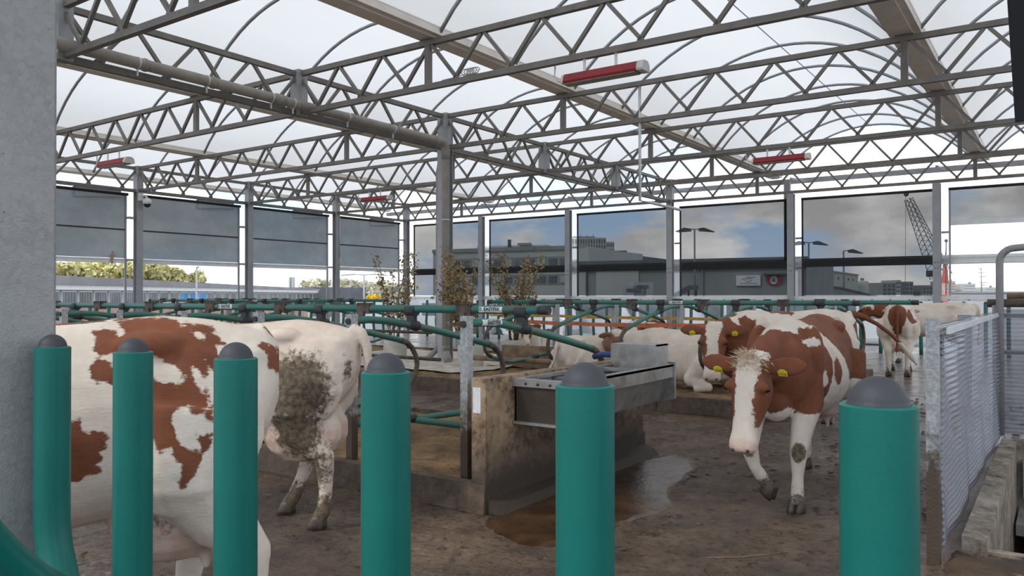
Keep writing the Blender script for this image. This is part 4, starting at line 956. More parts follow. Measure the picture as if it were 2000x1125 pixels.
    for poly in polys_r: sd = np.minimum(sd, np.where(yy < .04, poly_sd(x, z, poly), np.maximum(poly_sd(x, z, poly), (yy - .04))))
    for c, r_ in blobs: sd = np.minimum(sd, (np.sqrt(((x - c[0]) / r_[0]) ** 2 + ((y - c[1]) / r_[1]) ** 2 + ((z - c[2]) / r_[2]) ** 2) - 1) * min(r_))
    for c, r_ in whites: sd = np.maximum(sd, -(np.sqrt(((x - c[0]) / r_[0]) ** 2 + ((y - c[1]) / r_[1]) ** 2 + ((z - c[2]) / r_[2]) ** 2) - 1) * min(r_))
    # head coordinates
    D = (V - np.array(po)) / K; hs = D @ np.array(a); hb = D @ np.array(bb); hn = D @ np.array(nn)
    ishead = (hs > -.10) & (hs < .62) & (np.abs(hb) < .40) & (hn > -.28) & (hn < .16) & (np.hypot(np.maximum(np.abs(hb) - .13, 0), np.where(hs > .1, np.maximum(np.abs(hb) - .13, 0) * 4, 0)) < .33)
    if brownhead:
        if face == 'blaze':
            wid = .055 + .03 * np.clip((.16 - hs) / .2, 0, 1) + .05 * np.clip((hs - .34) / .12, 0, 1)
            bl = wid - np.abs(hb); bl = np.where(hn < -.10, np.minimum(bl, -(-.10 - hn)), bl); bl = np.where(hs > .44, np.maximum(bl, (hs - .44)), bl)
            hsd = np.where((np.abs(hb) > .10) & (hs < .10), -np.abs(bl) - .02, bl)
        else: hsd = np.where(hs > .46, .1, -.1)
        sd = np.where(ishead, hsd, sd)
    if neckbrown is not None:
        nk = (x > neckbrown[0]) & ~ishead & (z > neckbrown[1]); sd = np.where(nk, np.minimum(sd, -(x - neckbrown[0]) ), sd)
    if browntail: sd = np.where((x < -.80) & (z > browntail), -.1, sd)
    mu = np.zeros(len(x))
    if not lying:
        mu = np.clip((.42 - z) / .42, 0, 1) * .62 * (dirty / .35)
    for c, r_, amt in mud:
        q = np.sqrt(((x - c[0]) / r_[0]) ** 2 + ((y - c[1]) / r_[1]) ** 2 + ((z - c[2]) / r_[2]) ** 2); mu = np.maximum(mu, amt * np.clip(1.25 - q, 0, 1))
    pk = np.full(len(x), tint)
    if not lying and udder:
        q = np.sqrt(((x + .44) / (.30 * udder)) ** 2 + (y / (.24 * udder)) ** 2 + ((z - .62) / .20) ** 2); pk = np.maximum(pk, np.clip((1.08 - q) * 5, 0, 1))
    pk = np.maximum(pk, np.where(ishead, np.clip((hs - .475) * 25, 0, 1), 0))
    for nm, arr in (('brown', sd), ('mud', mu), ('pink', pk)):
        at_ = me.attributes.new(nm, 'FLOAT', 'POINT'); at_.data.foreach_set('value', arr.astype(np.float32))
    bd = obj('body', me, None, root)
    for s in (-1, 1):
        obj('eye', MB().ell(po + a * (.165 * K) + bb * (.128 * K * s) + nn * .004, (.023, .023, .023), 12), 'eye_dark', root)
        obj('nostril', MB().ell(po + a * (.548 * K) + bb * (.046 * K * s) + nn * -.022, (.018, .014, .014), 8), 'hoof_dark', root)
        if tags:
            e0 = po + a * .02 + bb * (.085 * K * s) + nn * -.035; ed = (bb * s + nn * (-.12 + eartilt) - a * .10).normalized(); c = e0 + ed * .14 + a * .040 + nn * .030
            ax_ = bb; ay_ = (nn * .9 - a * .55).normalized(); az_ = ax_.cross(ay_).normalized()
            tg = obj('ear_tag', MB().prism([(-.03, -.03), (.03, -.03), (.033, .012), (.012, .03), (-.012, .03), (-.033, .012)], c + az_ * .012, ax_, ay_, az_ * .004), 'tag_yellow', root)
            if tagtext:
                tm = text_mesh(tagtext, .026); tm.materials.append(MATS['ink_black']); o = obj('number', tm, None, tg)
                M = Matrix(((ax_.x, ay_.x, az_.x, 0), (ax_.y, ay_.y, az_.y, 0), (ax_.z, ay_.z, az_.z, 0), (0, 0, 0, 1)))
                o.matrix_local = Matrix.Translation(c + az_ * .018 - ay_ * .012) @ M
    for hq, hd in hoofs:
        fwd = Vector((hd.x, hd.y, min(hd.z, 0)))
        ang_ = math.atan2(fwd.y, fwd.x) if math.hypot(fwd.x, fwd.y) > .01 else 0
        lift = hq.z - .055; tilt = 0
        for s in (-1, 1):
            mm_ = MB(); rings = []
            for zz_, l0, l1, w_ in ((-.055, -.05, .075, .034), (-.02, -.052, .062, .034), (.02, -.048, .042, .031), (.045, -.04, .03, .026)):
                rings.append([Vector(((l0 + l1) / 2 + (l1 - l0) / 2 * math.cos(2 * math.pi * j / 12), w_ * math.sin(2 * math.pi * j / 12) + .03 * s, zz_)) for j in range(12)])
            mm_.loft(rings); h_ = obj('hoof', mm_, 'hoof_dark', root); h_.location = (hq.x - .005, hq.y, hq.z + .0); h_.rotation_euler = (0, R(40) if lift > .06 else 0, ang_ * .5)
    if forelock:
        rr = random.Random(4); fm = MB()
        for k in range(420):
            s0 = rr.uniform(-.08, .06); b0 = rr.gauss(0, .045); base = po + a * s0 + bb * b0 + nn * (.042 - abs(b0) * .25)
            d = (nn * rr.uniform(.5, 1) + bb * (b0 * 9 + rr.gauss(0, .25)) + a * (rr.gauss(-.25, .45))).normalized(); L_ = rr.uniform(.035, .075)
            q = base + d * L_ + a * .012; sd_ = d.cross(a).normalized() * .0035; td = d.cross(sd_).normalized() * .0035
            fm.add([base - sd_, base + sd_, base + td, q], [(0, 1, 3), (1, 2, 3), (2, 0, 3)])
        obj('forelock', fm, 'hair_cream', root)['kind'] = 'stuff'
    if scale != 1: root.scale = (scale,) * 3
    return root
COW1_PATCHES = [[(-0.155, 1.387), (-0.185, 1.402), (-0.239, 1.397), (-0.277, 1.366), (-0.308, 1.326), (-0.27, 1.31), (-0.231, 1.316), (-0.205, 1.307), (-0.177, 1.325), (-0.166, 1.359)], [(-0.173, 1.262), (-0.189, 1.29), (-0.239, 1.283), (-0.297, 1.254), (-0.332, 1.236), (-0.317, 1.197), (-0.297, 1.202), (-0.262, 1.204), (-0.24, 1.222), (-0.201, 1.214), (-0.182, 1.241)], [(-0.089, 0.865), (-0.081, 0.983), (-0.11, 1.065), (-0.157, 1.089), (-0.163, 1.062), (-0.178, 1.011), (-0.197, 1.044), (-0.225, 1.049), (-0.242, 1.02), (-0.236, 0.982), (-0.221, 0.966), (-0.225, 0.941), (-0.202, 0.929), (-0.215, 0.898), (-0.202, 0.877), (-0.172, 0.884), (-0.158, 0.859)], [(-0.215, 1.434), (-0.301, 1.445), (-0.395, 1.442), (-0.443, 1.433), (-0.468, 1.407), (-0.525, 1.387), (-0.549, 1.37), (-0.558, 1.352), (-0.533, 1.379), (-0.475, 1.415), (-0.549, 1.409), (-0.591, 1.396), (-0.599, 1.374), (-0.644, 1.342), (-0.637, 1.32), (-0.599, 1.325), (-0.624, 1.262), (-0.637, 1.243), (-0.632, 1.191), (-0.608, 1.218), (-0.591, 1.254), (-0.561, 1.308), (-0.583, 1.219), (-0.558, 1.202), (-0.533, 1.256), (-0.518, 1.265), (-0.542, 1.193), (-0.558, 1.166), (-0.583, 1.112), (-0.558, 1.092), (-0.508, 1.125), (-0.468, 1.1), (-0.469, 1.047), (-0.492, 0.993), (-0.525, 0.965), (-0.55, 0.977), (-0.571, 0.936), (-0.555, 0.884), (-0.525, 0.851), (-0.497, 0.835), (-0.489, 0.858), (-0.509, 0.878), (-0.506, 0.913), (-0.476, 0.942), (-0.469, 0.991), (-0.444, 0.97), (-0.428, 0.952), (-0.396, 0.999), (-0.364, 1.122), (-0.372, 1.225), (-0.428, 1.197), (-0.476, 1.196), (-0.499, 1.222), (-0.468, 1.253), (-0.427, 1.276), (-0.364, 1.312), (-0.301, 1.331), (-0.27, 1.358), (-0.254, 1.392)], [(-0.763, 1.325), (-0.802, 1.331), (-0.833, 1.31), (-0.85, 1.246), (-0.846, 1.201), (-0.82, 1.225), (-0.798, 1.234), (-0.793, 1.248), (-0.785, 1.303)], [(-0.776, 1.398), (-0.82, 1.379), (-0.845, 1.342), (-0.863, 1.292), (-0.858, 1.182), (-0.843, 1.11), (-0.836, 1.138), (-0.846, 1.192), (-0.853, 1.256), (-0.837, 1.328), (-0.802, 1.366)], [(-0.542, 1.039), (-0.566, 1.02), (-0.592, 1.014), (-0.587, 0.975), (-0.571, 0.962), (-0.558, 0.99), (-0.541, 1.008)], [(-0.568, 1.179), (-0.581, 1.165), (-0.576, 1.143), (-0.564, 1.158)], [(-0.587, 1.134), (-0.606, 1.111), (-0.599, 1.072), (-0.585, 1.086)], [(-0.611, 1.192), (-0.637, 1.155), (-0.625, 1.133)]]
COW4_PATCHES = [[(1.338, 1.409), (1.149, 1.448), (0.994, 1.3), (0.903, 0.946), (0.94, 0.653), (1.431, 0.672), (1.428, 1.248)], [(0.937, 1.346), (0.829, 1.38), (0.786, 1.327), (0.837, 1.192), (0.88, 1.192), (0.937, 1.287)], [(0.477, 1.448), (0.275, 1.489), (0.063, 1.47), (0.124, 1.397), (0.201, 1.368), (0.351, 1.393), (0.463, 1.412)], [(-0.66, 1.245), (-0.741, 1.288), (-0.921, 1.26), (-0.918, 0.768), (-0.737, 0.736), (-0.592, 0.81), (-0.699, 1.057)]]

make_cow('big white cow with large red-brown patches standing behind the left bollards', (-3.41, 1.59), R(232), polys_l=COW1_PATCHES, polys_r=[[(-.2, 1.5), (.4, 1.5), (.3, .9), (-.1, .8)]],
         poll=(1.5, -.25, 1.25), hp=35, hy=-30, scale=1.06, voxel=.0115, dirty=.38, tail=[(-.74, 0, 1.375), (-.79, -.06, 1.32), (-.77, -.16, 1.2), (-.71, -.24, 1.0), (-.66, -.27, .8), (-.63, -.28, .65), (-.61, -.28, .52), (-.60, -.28, .42)], mud=[((-.40, .1, .66), (.30, .3, .10), .55), ((.1, .2, .62), (.6, .3, .07), .45)], tagtext=None,
         legs={'hl': [(-.54, .17, 1.08), (-.50, .21, .88), (-.61, .19, .68), (-.74, .175, .52), (-.735, .165, .27), (-.73, .165, .13), (-.685, .165, .055)],
               'hr': [(-.52, -.17, 1.08), (-.40, -.20, .88), (-.40, -.19, .68), (-.50, -.175, .50), (-.46, -.165, .27), (-.43, -.165, .13), (-.385, -.165, .055)]})
make_cow('cream white cow with mud-caked thigh and pale udder, tail to the right', (-4.86, 3.62), R(205), polys_l=[[(.45, 1.5), (.62, 1.5), (.60, 1.38), (.5, 1.33)]], polys_r=[[(-.3, 1.5), (.2, 1.5), (.1, 1.2)]],
         poll=(1.5, .1, 1.2), hp=45, hy=10, voxel=.012, dirty=.75, udder=1.22, tint=.32,
         mud=[((-.50, .30, .98), (.34, .30, .34), 1.1), ((-.48, .28, .70), (.26, .28, .30), 1.05), ((-.62, .17, .45), (.16, .16, .25), .95), ((-.4, -.17, .5), (.2, .16, .25), .8), ((-.86, 0, .75), (.10, .15, .35), .95), ((-.80, .1, 1.1), (.06, .14, .2), .65), ((-.1, .35, 1.1), (.25, .12, .18), .5)],
         legs={'hr': [(-.52, -.17, 1.08), (-.36, -.20, .88), (-.33, -.19, .68), (-.42, -.175, .50), (-.34, -.165, .28), (-.28, -.165, .14), (-.22, -.165, .055)]})
make_cow('red and white cow with white blaze and yellow ear tags walking towards the camera', (-1.80, 7.02), R(-89), neckbrown=None,
         polys_l=[[(.58, 1.47), (.2, 1.48), (-.5, 1.48), (-.84, 1.44), (-.86, .80), (-.5, .86), (-.2, .90), (.06, .92), (.16, 1.06), (.28, 1.22), (.42, 1.36)], [(.48, 1.10), (.38, 1.12), (.33, 1.02), (.36, .93), (.44, .90), (.51, .99)],
                  [(.72, 1.38), (.62, 1.30), (.52, 1.20), (.50, 1.10), (.56, .90), (.60, .76), (.80, .72), (1.1, .74), (1.6, .7), (1.6, 1.5), (1.0, 1.36), (.85, 1.32)]],
         polys_r=[[(.72, 1.38), (.55, 1.2), (.5, .85), (.9, .74), (1.6, .7), (1.6, 1.4), (.95, 1.3)], [(-.3, 1.45), (-.8, 1.45), (-.8, .9), (-.4, 1.0)]],
         whites=[((.80, .24, 1.26), (.07, .08, .035)), ((.66, .30, .96), (.05, .1, .06)), ((.97, .02, .70), (.12, .14, .09))],
         poll=(1.40, -.06, 1.13), hp=70, hy=-3, voxel=.0105, dirty=.42, tagtext='7228', eartilt=.05, forelock=True, udder=.9,
         mud=[((1.03, .18, .45), (.085, .07, .085), 1.5), ((1.28, -.12, .49), (.09, .08, .09), 1.4), ((1.05, -.05, .19), (.14, .12, .12), 1.25), ((1.0, .16, .1), (.1, .1, .08), .9)],
         legs={'fl': [(.72, .16, 1.0), (.76, .18, .80), (.88, .175, .62), (.96, .165, .44), (.965, .16, .26), (.975, .16, .13), (1.01, .16, .055)],
               'fr': [(.72, -.16, 1.0), (.80, -.18, .82), (1.0, -.165, .66), (1.20, -.13, .49), (1.16, -.10, .34), (1.07, -.06, .23), (1.02, -.03, .16)],
               'hl': [(-.52, .17, 1.08), (-.44, .20, .88), (-.56, .19, .68), (-.78, .175, .50), (-.84, .165, .27), (-.86, .165, .13), (-.82, .165, .055)]})
make_cow('white cow with dark red neck standing behind the walking cow, tail swung out right', (-2.62, 9.80), R(-124), polys_l=COW4_PATCHES, polys_r=[[(.9, 1.5), (1.5, 1.5), (1.5, .8), (.9, .8)]],
         poll=(1.28, .10, 1.24), hp=60, hy=50, voxel=.014, tagtext='7201', browntail=1.02, neckbrown=(1.02, .7), dirty=.5, mud=[((-.75, .1, .8), (.2, .3, .3), .75)],
         tail=[(-.78, .0, 1.375), (-.88, .02, 1.37), (-.98, .06, 1.34), (-1.12, .14, 1.25), (-1.28, .20, 1.12), (-1.40, .26, .98), (-1.5, .30, .84), (-1.56, .34, .74)])
make_cow('white cow with brown rump seen from behind at the far right', (-2.72, 17.7), R(97), blobs=[((-.80, 0, 1.20), (.28, .17, .24)), ((-.85, 0, .85), (.2, .10, .22)), ((-.62, -.25, 1.2), (.2, .12, .16))], brownhead=False,
         poll=(1.5, 0, 1.3), hp=40, voxel=.02, tags=False, dirty=.5, browntail=.5)
make_cow('white cow with red head standing sideways behind the far cow', (-2.45, 20.9), R(186), blobs=[((1.2, 0, 1.2), (.3, .3, .3))], poll=(1.42, .05, 1.33), hp=35, voxel=.022, tags=True)
make_cow('plain white cow lying low beyond the water trough', (-6.55, 11.55), R(82), brownhead=False, poll=(1.35, .15, 1.2), hp=35, hy=20, lying=True, voxel=.018, zoff=.18, scale=.84, tags=False)
make_cow('large cream cow lying in the cubicle behind the trough cover', (-4.62, 11.55), R(172), tint=.25, brownhead=True, poll=(1.40, .1, 1.35), hp=30, hy=-20, lying=True, voxel=.018, zoff=.18, tags=False, mud=[((-.3, .3, .65), (.6, .3, .12), .4)])
make_cow('brown and white curly cow lying behind the orange tape', (-6.75, 14.55), R(-75), blobs=[((-.5, 0, 1.35), (.55, .4, .3)), ((.6, .2, 1.2), (.25, .2, .25))], poll=(1.30, -.1, 1.42), hp=40, hy=15, lying=True, voxel=.02, zoff=.18, tags=False)
make_cow('cow with brown and white face lying behind the planters', (-11.6, 17.4), R(-58), blobs=[((0, 0, 1.3), (.6, .5, .35))], poll=(1.35, 0, 1.38), hp=45, lying=True, voxel=.022, zoff=.02, tags=False)
make_cow('red-brown cow lying in the rear cubicles right of the red tape', (-5.2, 14.6), R(-80), blobs=[((0, 0, 1.2), (1.0, .6, .6))], poll=(1.3, .1, 1.38), hp=40, hy=10, lying=True, voxel=.022, zoff=.18, tags=False)
# ------------------------------------------------------------------ outside: quay, buildings, trees, crane
G0 = -.9
class Facade:
    """a building front from A to B (plan points), with its own axes"""
    def __init__(s, name, label, A, B, h, depth, mat, cat='building', group=None):
        s.A = Vector((A[0], A[1], G0)); s.B = Vector((B[0], B[1], G0)); s.d = (s.B - s.A).normalized(); s.L = (s.B - s.A).length; s.n = Vector((s.d.y, -s.d.x, 0))
        s.o = thing(name, tuple(s.A), label, cat, group)
        m = MB().prism([(0, 0), (s.L, 0), (s.L, h), (0, h)], s.A, s.d, (0, 0, 1), -s.n * depth); wobj('walls', m, mat, s.o); s.h = h
    def panel(s, name, x0, x1, z0, z1, mat, th=.06, inset=0):
        m = MB().prism([(x0, z0 - G0), (x1, z0 - G0), (x1, z1 - G0), (x0, z1 - G0)], s.A + s.n * (-inset), s.d, (0, 0, 1), s.n * th); return wobj(name, m, mat, s.o)
def fac(name, label, u0, d0, u1, d1, vt, depth, mat, **k):
    a = at(u0, 577, d0); b = at(u1, 577, d1); z = at(u0, vt, d0).z; return Facade(name, label, a, b, z - G0, depth, mat, **k)
zat = lambda u, v, d: at(u, v, d).z

# long low shed behind the left wall
F = fac('low_shed', 'long low shed with window strip and grey roof beyond the left wall', 40, 40, 616, 96, 552, 9, 'render_white')
zr = F.h + G0
wobj('roof', MB().prism([(-.6, -.05), (F.L + .3, -.05), (F.L + .3, .10), (-.6, .45)], F.A + Vector((0, 0, F.h)) + F.n * .5, F.d, (0, 0, 1), -F.n * 10), 'roof_grey', F.o)
F.panel('plinth', 0, F.L, G0, 1.02, 'brick_far', .1)
nb = 34
for k in range(nb):
    x0 = F.L * k / nb + .12; x1 = F.L * (k + 1) / nb - .12; u_mid = 40 + 576 * (x0 / F.L) * 1.0
    blue = 11 <= k <= 13
    w_ = F.panel('window', x0, x1, 1.10, zr - .38, 'white_alu', .10)
    np_ = 5
    for q in range(np_):
        a_ = x0 + .06 + (x1 - x0 - .06) * q / np_; b_ = x0 + (x1 - x0 - .06) * (q + 1) / np_
        p = F.panel('pane', a_, b_, 1.16, zr - .46, 'window_blue' if blue else 'window_dark', .13); p.parent = w_
F.panel('eaves', -.2, F.L, zr - .34, zr - .04, 'white_alu', .35)
F2 = fac('dark_roof_hall', 'dark flat-roofed hall behind the low shed', 525, 105, 613, 98, 562, 8, 'roof_dark')
F2.panel('cladding', .5, F2.L - .5, 2.0, F2.h + G0 - .3, 'roof_dark', .1)
for i, (u0, u1, vt, d) in enumerate(((612, 634, 577, 130), (628, 645, 574, 135))):
    F3 = fac('brick_house', ['low brick house right of the dark hall', 'second low brick house beside the left wall column'][i], u0, d, u1, d, vt, 8, 'brick_far')
    F3.panel('white_band', .2, F3.L - .2, 1.3, 1.75, 'render_white', .1)
    F3.panel('roof', -.2, F3.L + .2, F3.h + G0 - .3, F3.h + G0, 'roof_dark', .3)
F4 = fac('pale_tower', 'slim pale tower block on the horizon left of centre', 564, 420, 572, 420, 541, 4, 'render_grey'); F4.panel('stair_strip', .8, 1.3, 2, F4.h + G0 - .6, 'window_dark', .1)

def tree(u, v_top, d, wpx, label, mat, seed, n=1500, group='trees beyond the left wall', base_v=575, leaf=.45):
    rr = random.Random(seed); c = at(u, base_v, d); zt_ = at(u, v_top, d).z; w_ = wpx / FPX * d / 2
    t = thing('tree', (c.x, c.y, G0), label, 'tree', group); h_ = zt_ - G0
    tm = MB().tube([(0, 0, 0), (.1, 0, h_ * .3), (.0, .1, h_ * .6)], [w_ * .06, w_ * .045, w_ * .02], 8)
    for k in range(7):
        a_ = k * .9; tm.tube([(0, 0, h_ * .35), (math.cos(a_) * w_ * .4, math.sin(a_) * w_ * .4, h_ * .62), (math.cos(a_) * w_ * .75, math.sin(a_) * w_ * .75, h_ * .85)], [w_ * .025, w_ * .016, w_ * .006], 6)
    obj('trunk', tm, 'bark', t); lm = MB()
    puffs = [(rr.gauss(0, .45) * w_, rr.gauss(0, .45) * w_, h_ * rr.uniform(.52, .86), rr.uniform(.25, .45) * w_) for _ in range(16)]
    for k in range(n):
        px_, py_, pz_, pr_ = rr.choice(puffs); v_ = Vector((rr.gauss(0, 1), rr.gauss(0, 1), rr.gauss(0, .7))).normalized() * pr_ * rr.uniform(.6, 1.05)
        p = Vector((px_, py_, pz_)) + v_; p.z = min(p.z, h_)
        a_ = Vector((rr.gauss(0, 1), rr.gauss(0, 1), rr.gauss(0, 1))).normalized() * leaf * rr.uniform(.5, 1.1); b_ = a_.cross(Vector((rr.gauss(0, 1), rr.gauss(0, 1), rr.gauss(0, 1)))).normalized() * leaf * .5
        lm.add([p - a_, p - b_, p + a_, p + b_], [(0, 1, 2, 3)])
    obj('foliage', lm, mat, t)['kind'] = 'stuff'
for i, (u, vt, d, w_, lb) in enumerate(((95, 515, 75, 150, 'yellow-green tree at the left edge behind the shed'), (190, 514, 80, 150, 'yellow-green tree behind the shed under the leftmost screen'), (255, 515, 78, 120, 'yellow-green tree hidden partly by the camera column'),
        (305, 512, 80, 130, 'yellow-green tree right of the camera column'), (355, 522, 82, 80, 'small yellow-green tree at the right end of the tree row'))):
    tree(u, vt, d, w_, lb, 'tree_leaf', 20 + i, 2600)
for i, (u, vt, d, w_, lb) in enumerate(((605, 548, 170, 70, 'pale bare tree left of the third wall column'), (640, 546, 165, 70, 'pale bare tree behind the third wall column'), (690, 549, 150, 80, 'pale green tree right of the third wall column'),
        (735, 552, 150, 70, 'pale green tree behind the thin shrub'), (775, 556, 155, 60, 'pale green tree near the wall corner'))):
    tree(u, vt, d, w_, lb, 'tree_pale', 40 + i, 1300, leaf=.6)
tree(722, 574, 120, 30, 'yellow blooming bush left of the thin shrub', 'bush_yellow', 60, 400, group=None, leaf=.35)

def lamp(u, vt, d, label, arms=((-1, .9), (1, .9)), big=False, pale=False):
    c = at(u, 577, d); zt_ = zat(u, vt, d); t = thing('street_lamp', (c.x, c.y, G0), label, 'street lamp', 'lamp posts outside'); s = d / 45.0
    mt = 'render_white' if pale else 'lamp_pole'
    obj('pole', MB().tube([(0, 0, 0), (0, 0, zt_ - G0)], [.07 * s, .045 * s], 8), mt, t)
    for sg, l in arms:
        ax_ = Vector((_R.x, _R.y, 0)) * sg * l * s; p = Vector((0, 0, zt_ - G0))
        a_ = obj('arm', MB().tube([p, p + ax_ * .5 + Vector((0, 0, .04 * s))], .03 * s, 6), mt, t)
        if big: obj('lamp_head', MB().prism([(.25, -.10), (1.0, -.16), (1.1, -.12), (.55, .10), (.3, .06)], p - Vector((0, .12 * s, 0)), ax_ / l if l else ax_, Vector((0, 0, s)), Vector((0, .35 * s, 0))), 'crane_dark', t)
        else: obj('lamp_head', MB().bar(p + ax_ * .45 + Vector((0, 0, .03 * s)), p + ax_ + Vector((0, 0, -.02 * s)), .16 * s, .07 * s), mt, t)
lamp(1357, 448, 46, 'double-headed lamp post seen through the screen with the oval sign', ((-1, .85), (1, .85)), True)
lamp(1580, 474, 62, 'double-headed lamp post seen through the crane screen', ((-1, .6), (1, .8)), True)
lamp(1648, 490, 70, 'single-headed lamp post right of the double one, behind the crane screen', ((1, .8),), True)
lamp(384, 522, 50, 'thin white pole beyond the shed', ((1, .1),), pale=True)
lamp(711, 537, 90, 'pale double-armed street lamp left of the thin shrub', ((-1, 1.3), (1, 1.3)), pale=True)
for u, vt in ((690, 570), (701, 572), (727, 571)): lamp(u, vt, 140, 'small pale street lamp in front of the far trees, %d of three' % (1 + (690, 701, 727).index(u)) if False else {690: 'small pale lamp left of the double-armed one', 701: 'smallest pale lamp next to the double-armed one', 727: 'small pale lamp above the yellow bush'}[u], ((1, .6),), pale=True)

# office building and tower behind the back wall
F = fac('office_building', 'grey office building with dark window bands behind the shrubs', 846, 66, 1142, 60, 489, 14, 'render_grey')
zt_ = F.h + G0
F.panel('parapet', 0, F.L, zt_ - .25, zt_ + .05, 'render_dark', .15)
bands = ((zat(1000, 523, 62), zat(1000, 502, 62)), (zat(1000, 556, 62), zat(1000, 536, 62)))
for bi, (za, zb_) in enumerate(bands):
    F.panel('window_band', .6, F.L - .8, za, zb_, 'render_dark', .05)
    n = 12
    for k in range(n):
        x0 = .9 + (F.L - 1.9) * k / n; x1 = .9 + (F.L - 1.9) * (k + 1) / n - .3
        w_ = F.panel('window', x0, x1, za + .15, zb_ - .15, 'window_dark' if (k * 7 + bi) % 3 else 'render_grey', .10)
F.panel('door', F.L * .62, F.L * .68, G0, 1.9, 'render_dark', .1)
F = fac('office_annex', 'raised plant room on the roof of the grey office building', 932, 72, 1068, 70, 481, 8, 'render_grey'); F.panel('louvre', 2, 3.5, F.h + G0 - 1.1, F.h + G0 - .4, 'render_dark', .1); F.panel('duct', 4.0, 5.2, F.h + G0, F.h + G0 + .18, 'render_dark', .5)
wobj('chimney', MB().tube([at(995, 485, 71), at(995, 468, 71)], .16, 8), 'crane_dark', F.o)
F = fac('grey_wall_block', 'grey windowless block between office building and tower', 1105, 58, 1150, 57, 486, 10, 'render_grey'); F.panel('shutter', .3, .9, 3.2, 4.2, 'render_dark', .1)
F = fac('office_tower', 'cream office tower with a grid of dark windows', 1112, 225, 1184, 225, 464, 20, 'tower_cream')
zt_ = F.h + G0
nc_, nr_ = 14, 7
for r_ in range(nr_):
    for c_ in range(nc_):
        x0 = F.L * c_ / nc_ + .12; z1 = zt_ - .4 - r_ * 1.62
        F.panel('window', x0, x0 + F.L / nc_ - .28, z1 - (1.15 if r_ else 1.4), z1, 'window_dark', .05)
wobj('roof_plant', MB().prism([(1.0, 0), (7.4, 0), (7.4, .35), (1.0, .35)], F.A + Vector((0, 0, F.h)), F.d, (0, 0, 1), -F.n * 5), 'render_dark', F.o)
for xx in (1.6, 3.2, 5.0, 6.8): wobj('aerial', MB().bar(F.A + F.d * xx + Vector((0, 0, F.h)), F.A + F.d * xx + Vector((0, 0, F.h + 1.0)), .08), 'crane_dark', F.o)
F = fac('tower_wing', 'lower right wing of the cream office tower', 1184, 225, 1200, 225, 472, 16, 'tower_cream')
for r_ in range(6):
    for c_ in range(4): F.panel('window', F.L * c_ / 4 + .1, F.L * (c_ + 1) / 4 - .12, F.h + G0 - 1.5 - r_ * 1.62, F.h + G0 - .4 - r_ * 1.62, 'window_dark', .05)

# warehouse with signs
F = fac('warehouse', 'long dull grey warehouse with oval red sign behind the screens', 1118, 54, 1575, 47, 514, 16, 'render_dark')
zt_ = F.h + G0
F.panel('roof_band', -.1, F.L + .1, zt_ - .55, zt_ + .1, 'roof_dark', .2)
xof = lambda u: F.L * max(0, min(1, (lambda a: ((a - F.A).to_2d().dot(F.d.to_2d()) / F.L))(at(u, 577, 54 - 7 * (u - 1118) / 457))))
F.panel('light_wall', xof(1166), xof(1250), .7, zat(1200, 530, 53), 'render_grey', .08)
F.panel('wall_panel', xof(1132), xof(1148), .3, zat(1200, 530, 53), 'render_grey', .08)
F.panel('downpipe', xof(1146), xof(1148.5), .3, zat(1200, 530, 53), 'roof_dark', .15)
F.panel('downpipe', xof(1374), xof(1376), .3, zat(1374, 528, 50), 'roof_grey', .15)
def flat_sign(name, u0, u1, v0, v1, mat, label):
    d_ = 54 - 7 * ((u0 + u1) / 2 - 1118) / 457
    return F.panel(name, xof(u0), xof(u1), zat(u0, v1, d_), zat(u0, v0, d_), mat, .14)
sg = flat_sign('white_sign', 1440, 1487, 538, 558, 'sign_white', ''); sg['label'] = 'pale sign with a line-drawn bird'
ox, dd = xof(1463), 48.9; zc = zat(1463, 545, dd)
q = MB(); P0 = F.A + F.n * .15
def fpt(x, z, t=.0): return F.A + F.d * x + Vector((0, 0, z - G0)) + F.n * (.15 + t)
sc_ = dd / FPX
for pts in ([(-12, -1), (-4, 1), (2, 0), (8, 3), (13, 4)], [(-6, -2), (-2, -5), (4, -5), (8, -1)], [(-4, 1), (0, 4), (6, 3)], [(1, -5), (0, -7)]):
    q.tube([fpt(ox + a_ * sc_, zc + b_ * sc_) for a_, b_ in pts], .018, 5)
for k in range(11): q.bar(fpt(ox + (-15 + 3 * k) * sc_, zc - 8.6 * sc_), fpt(ox + (-13.4 + 3 * k) * sc_, zc - 8.6 * sc_), .03, .05)
o = wobj('bird_drawing', q, 'render_dark', F.o); o.parent = sg; 
def disc(cx, cz, rx, rz, t, mat, nm='sign_disc'):
    n = 28; m = MB().prism([(rx * math.cos(2 * math.pi * k / n), rz * math.sin(2 * math.pi * k / n)) for k in range(n)], fpt(cx, cz, -.05), F.d, (0, 0, 1), F.n * (.05 + t)); return wobj(nm, m, mat, F.o)
cx, cz = xof(1513), zat(1513, 547, 48.2); k_ = 48.2 / FPX
dsc = disc(cx, cz, 14.5 * k_, 9.5 * k_, .02, 'sign_red', 'oval_sign'); dsc['label'] = 'red oval sign with black letter on white disc'
d2 = disc(cx, cz, 6.8 * k_, 8.0 * k_, .04, 'sign_white'); d2.parent = dsc
tm = text_mesh('a', .50, .01); tm.materials.append(MATS['ink_black']); o = obj('letter', tm, None, dsc); up_ = Vector((0, 0, 1))
o.matrix_local = Matrix.Translation(fpt(cx, cz + .03, .05) - F.A) @ Matrix(((F.d.x, 0, F.n.x, 0), (F.d.y, 0, F.n.y, 0), (0, 1, 0, 0), (0, 0, 0, 1)))
F.panel('awning', xof(1493), xof(1540), zat(1510, 537, 48.3), zat(1510, 533.5, 48.3), 'roof_dark', .6)
F.panel('dark_end', F.L - .45, F.L, G0, zt_ - .5, 'roof_dark', .1)
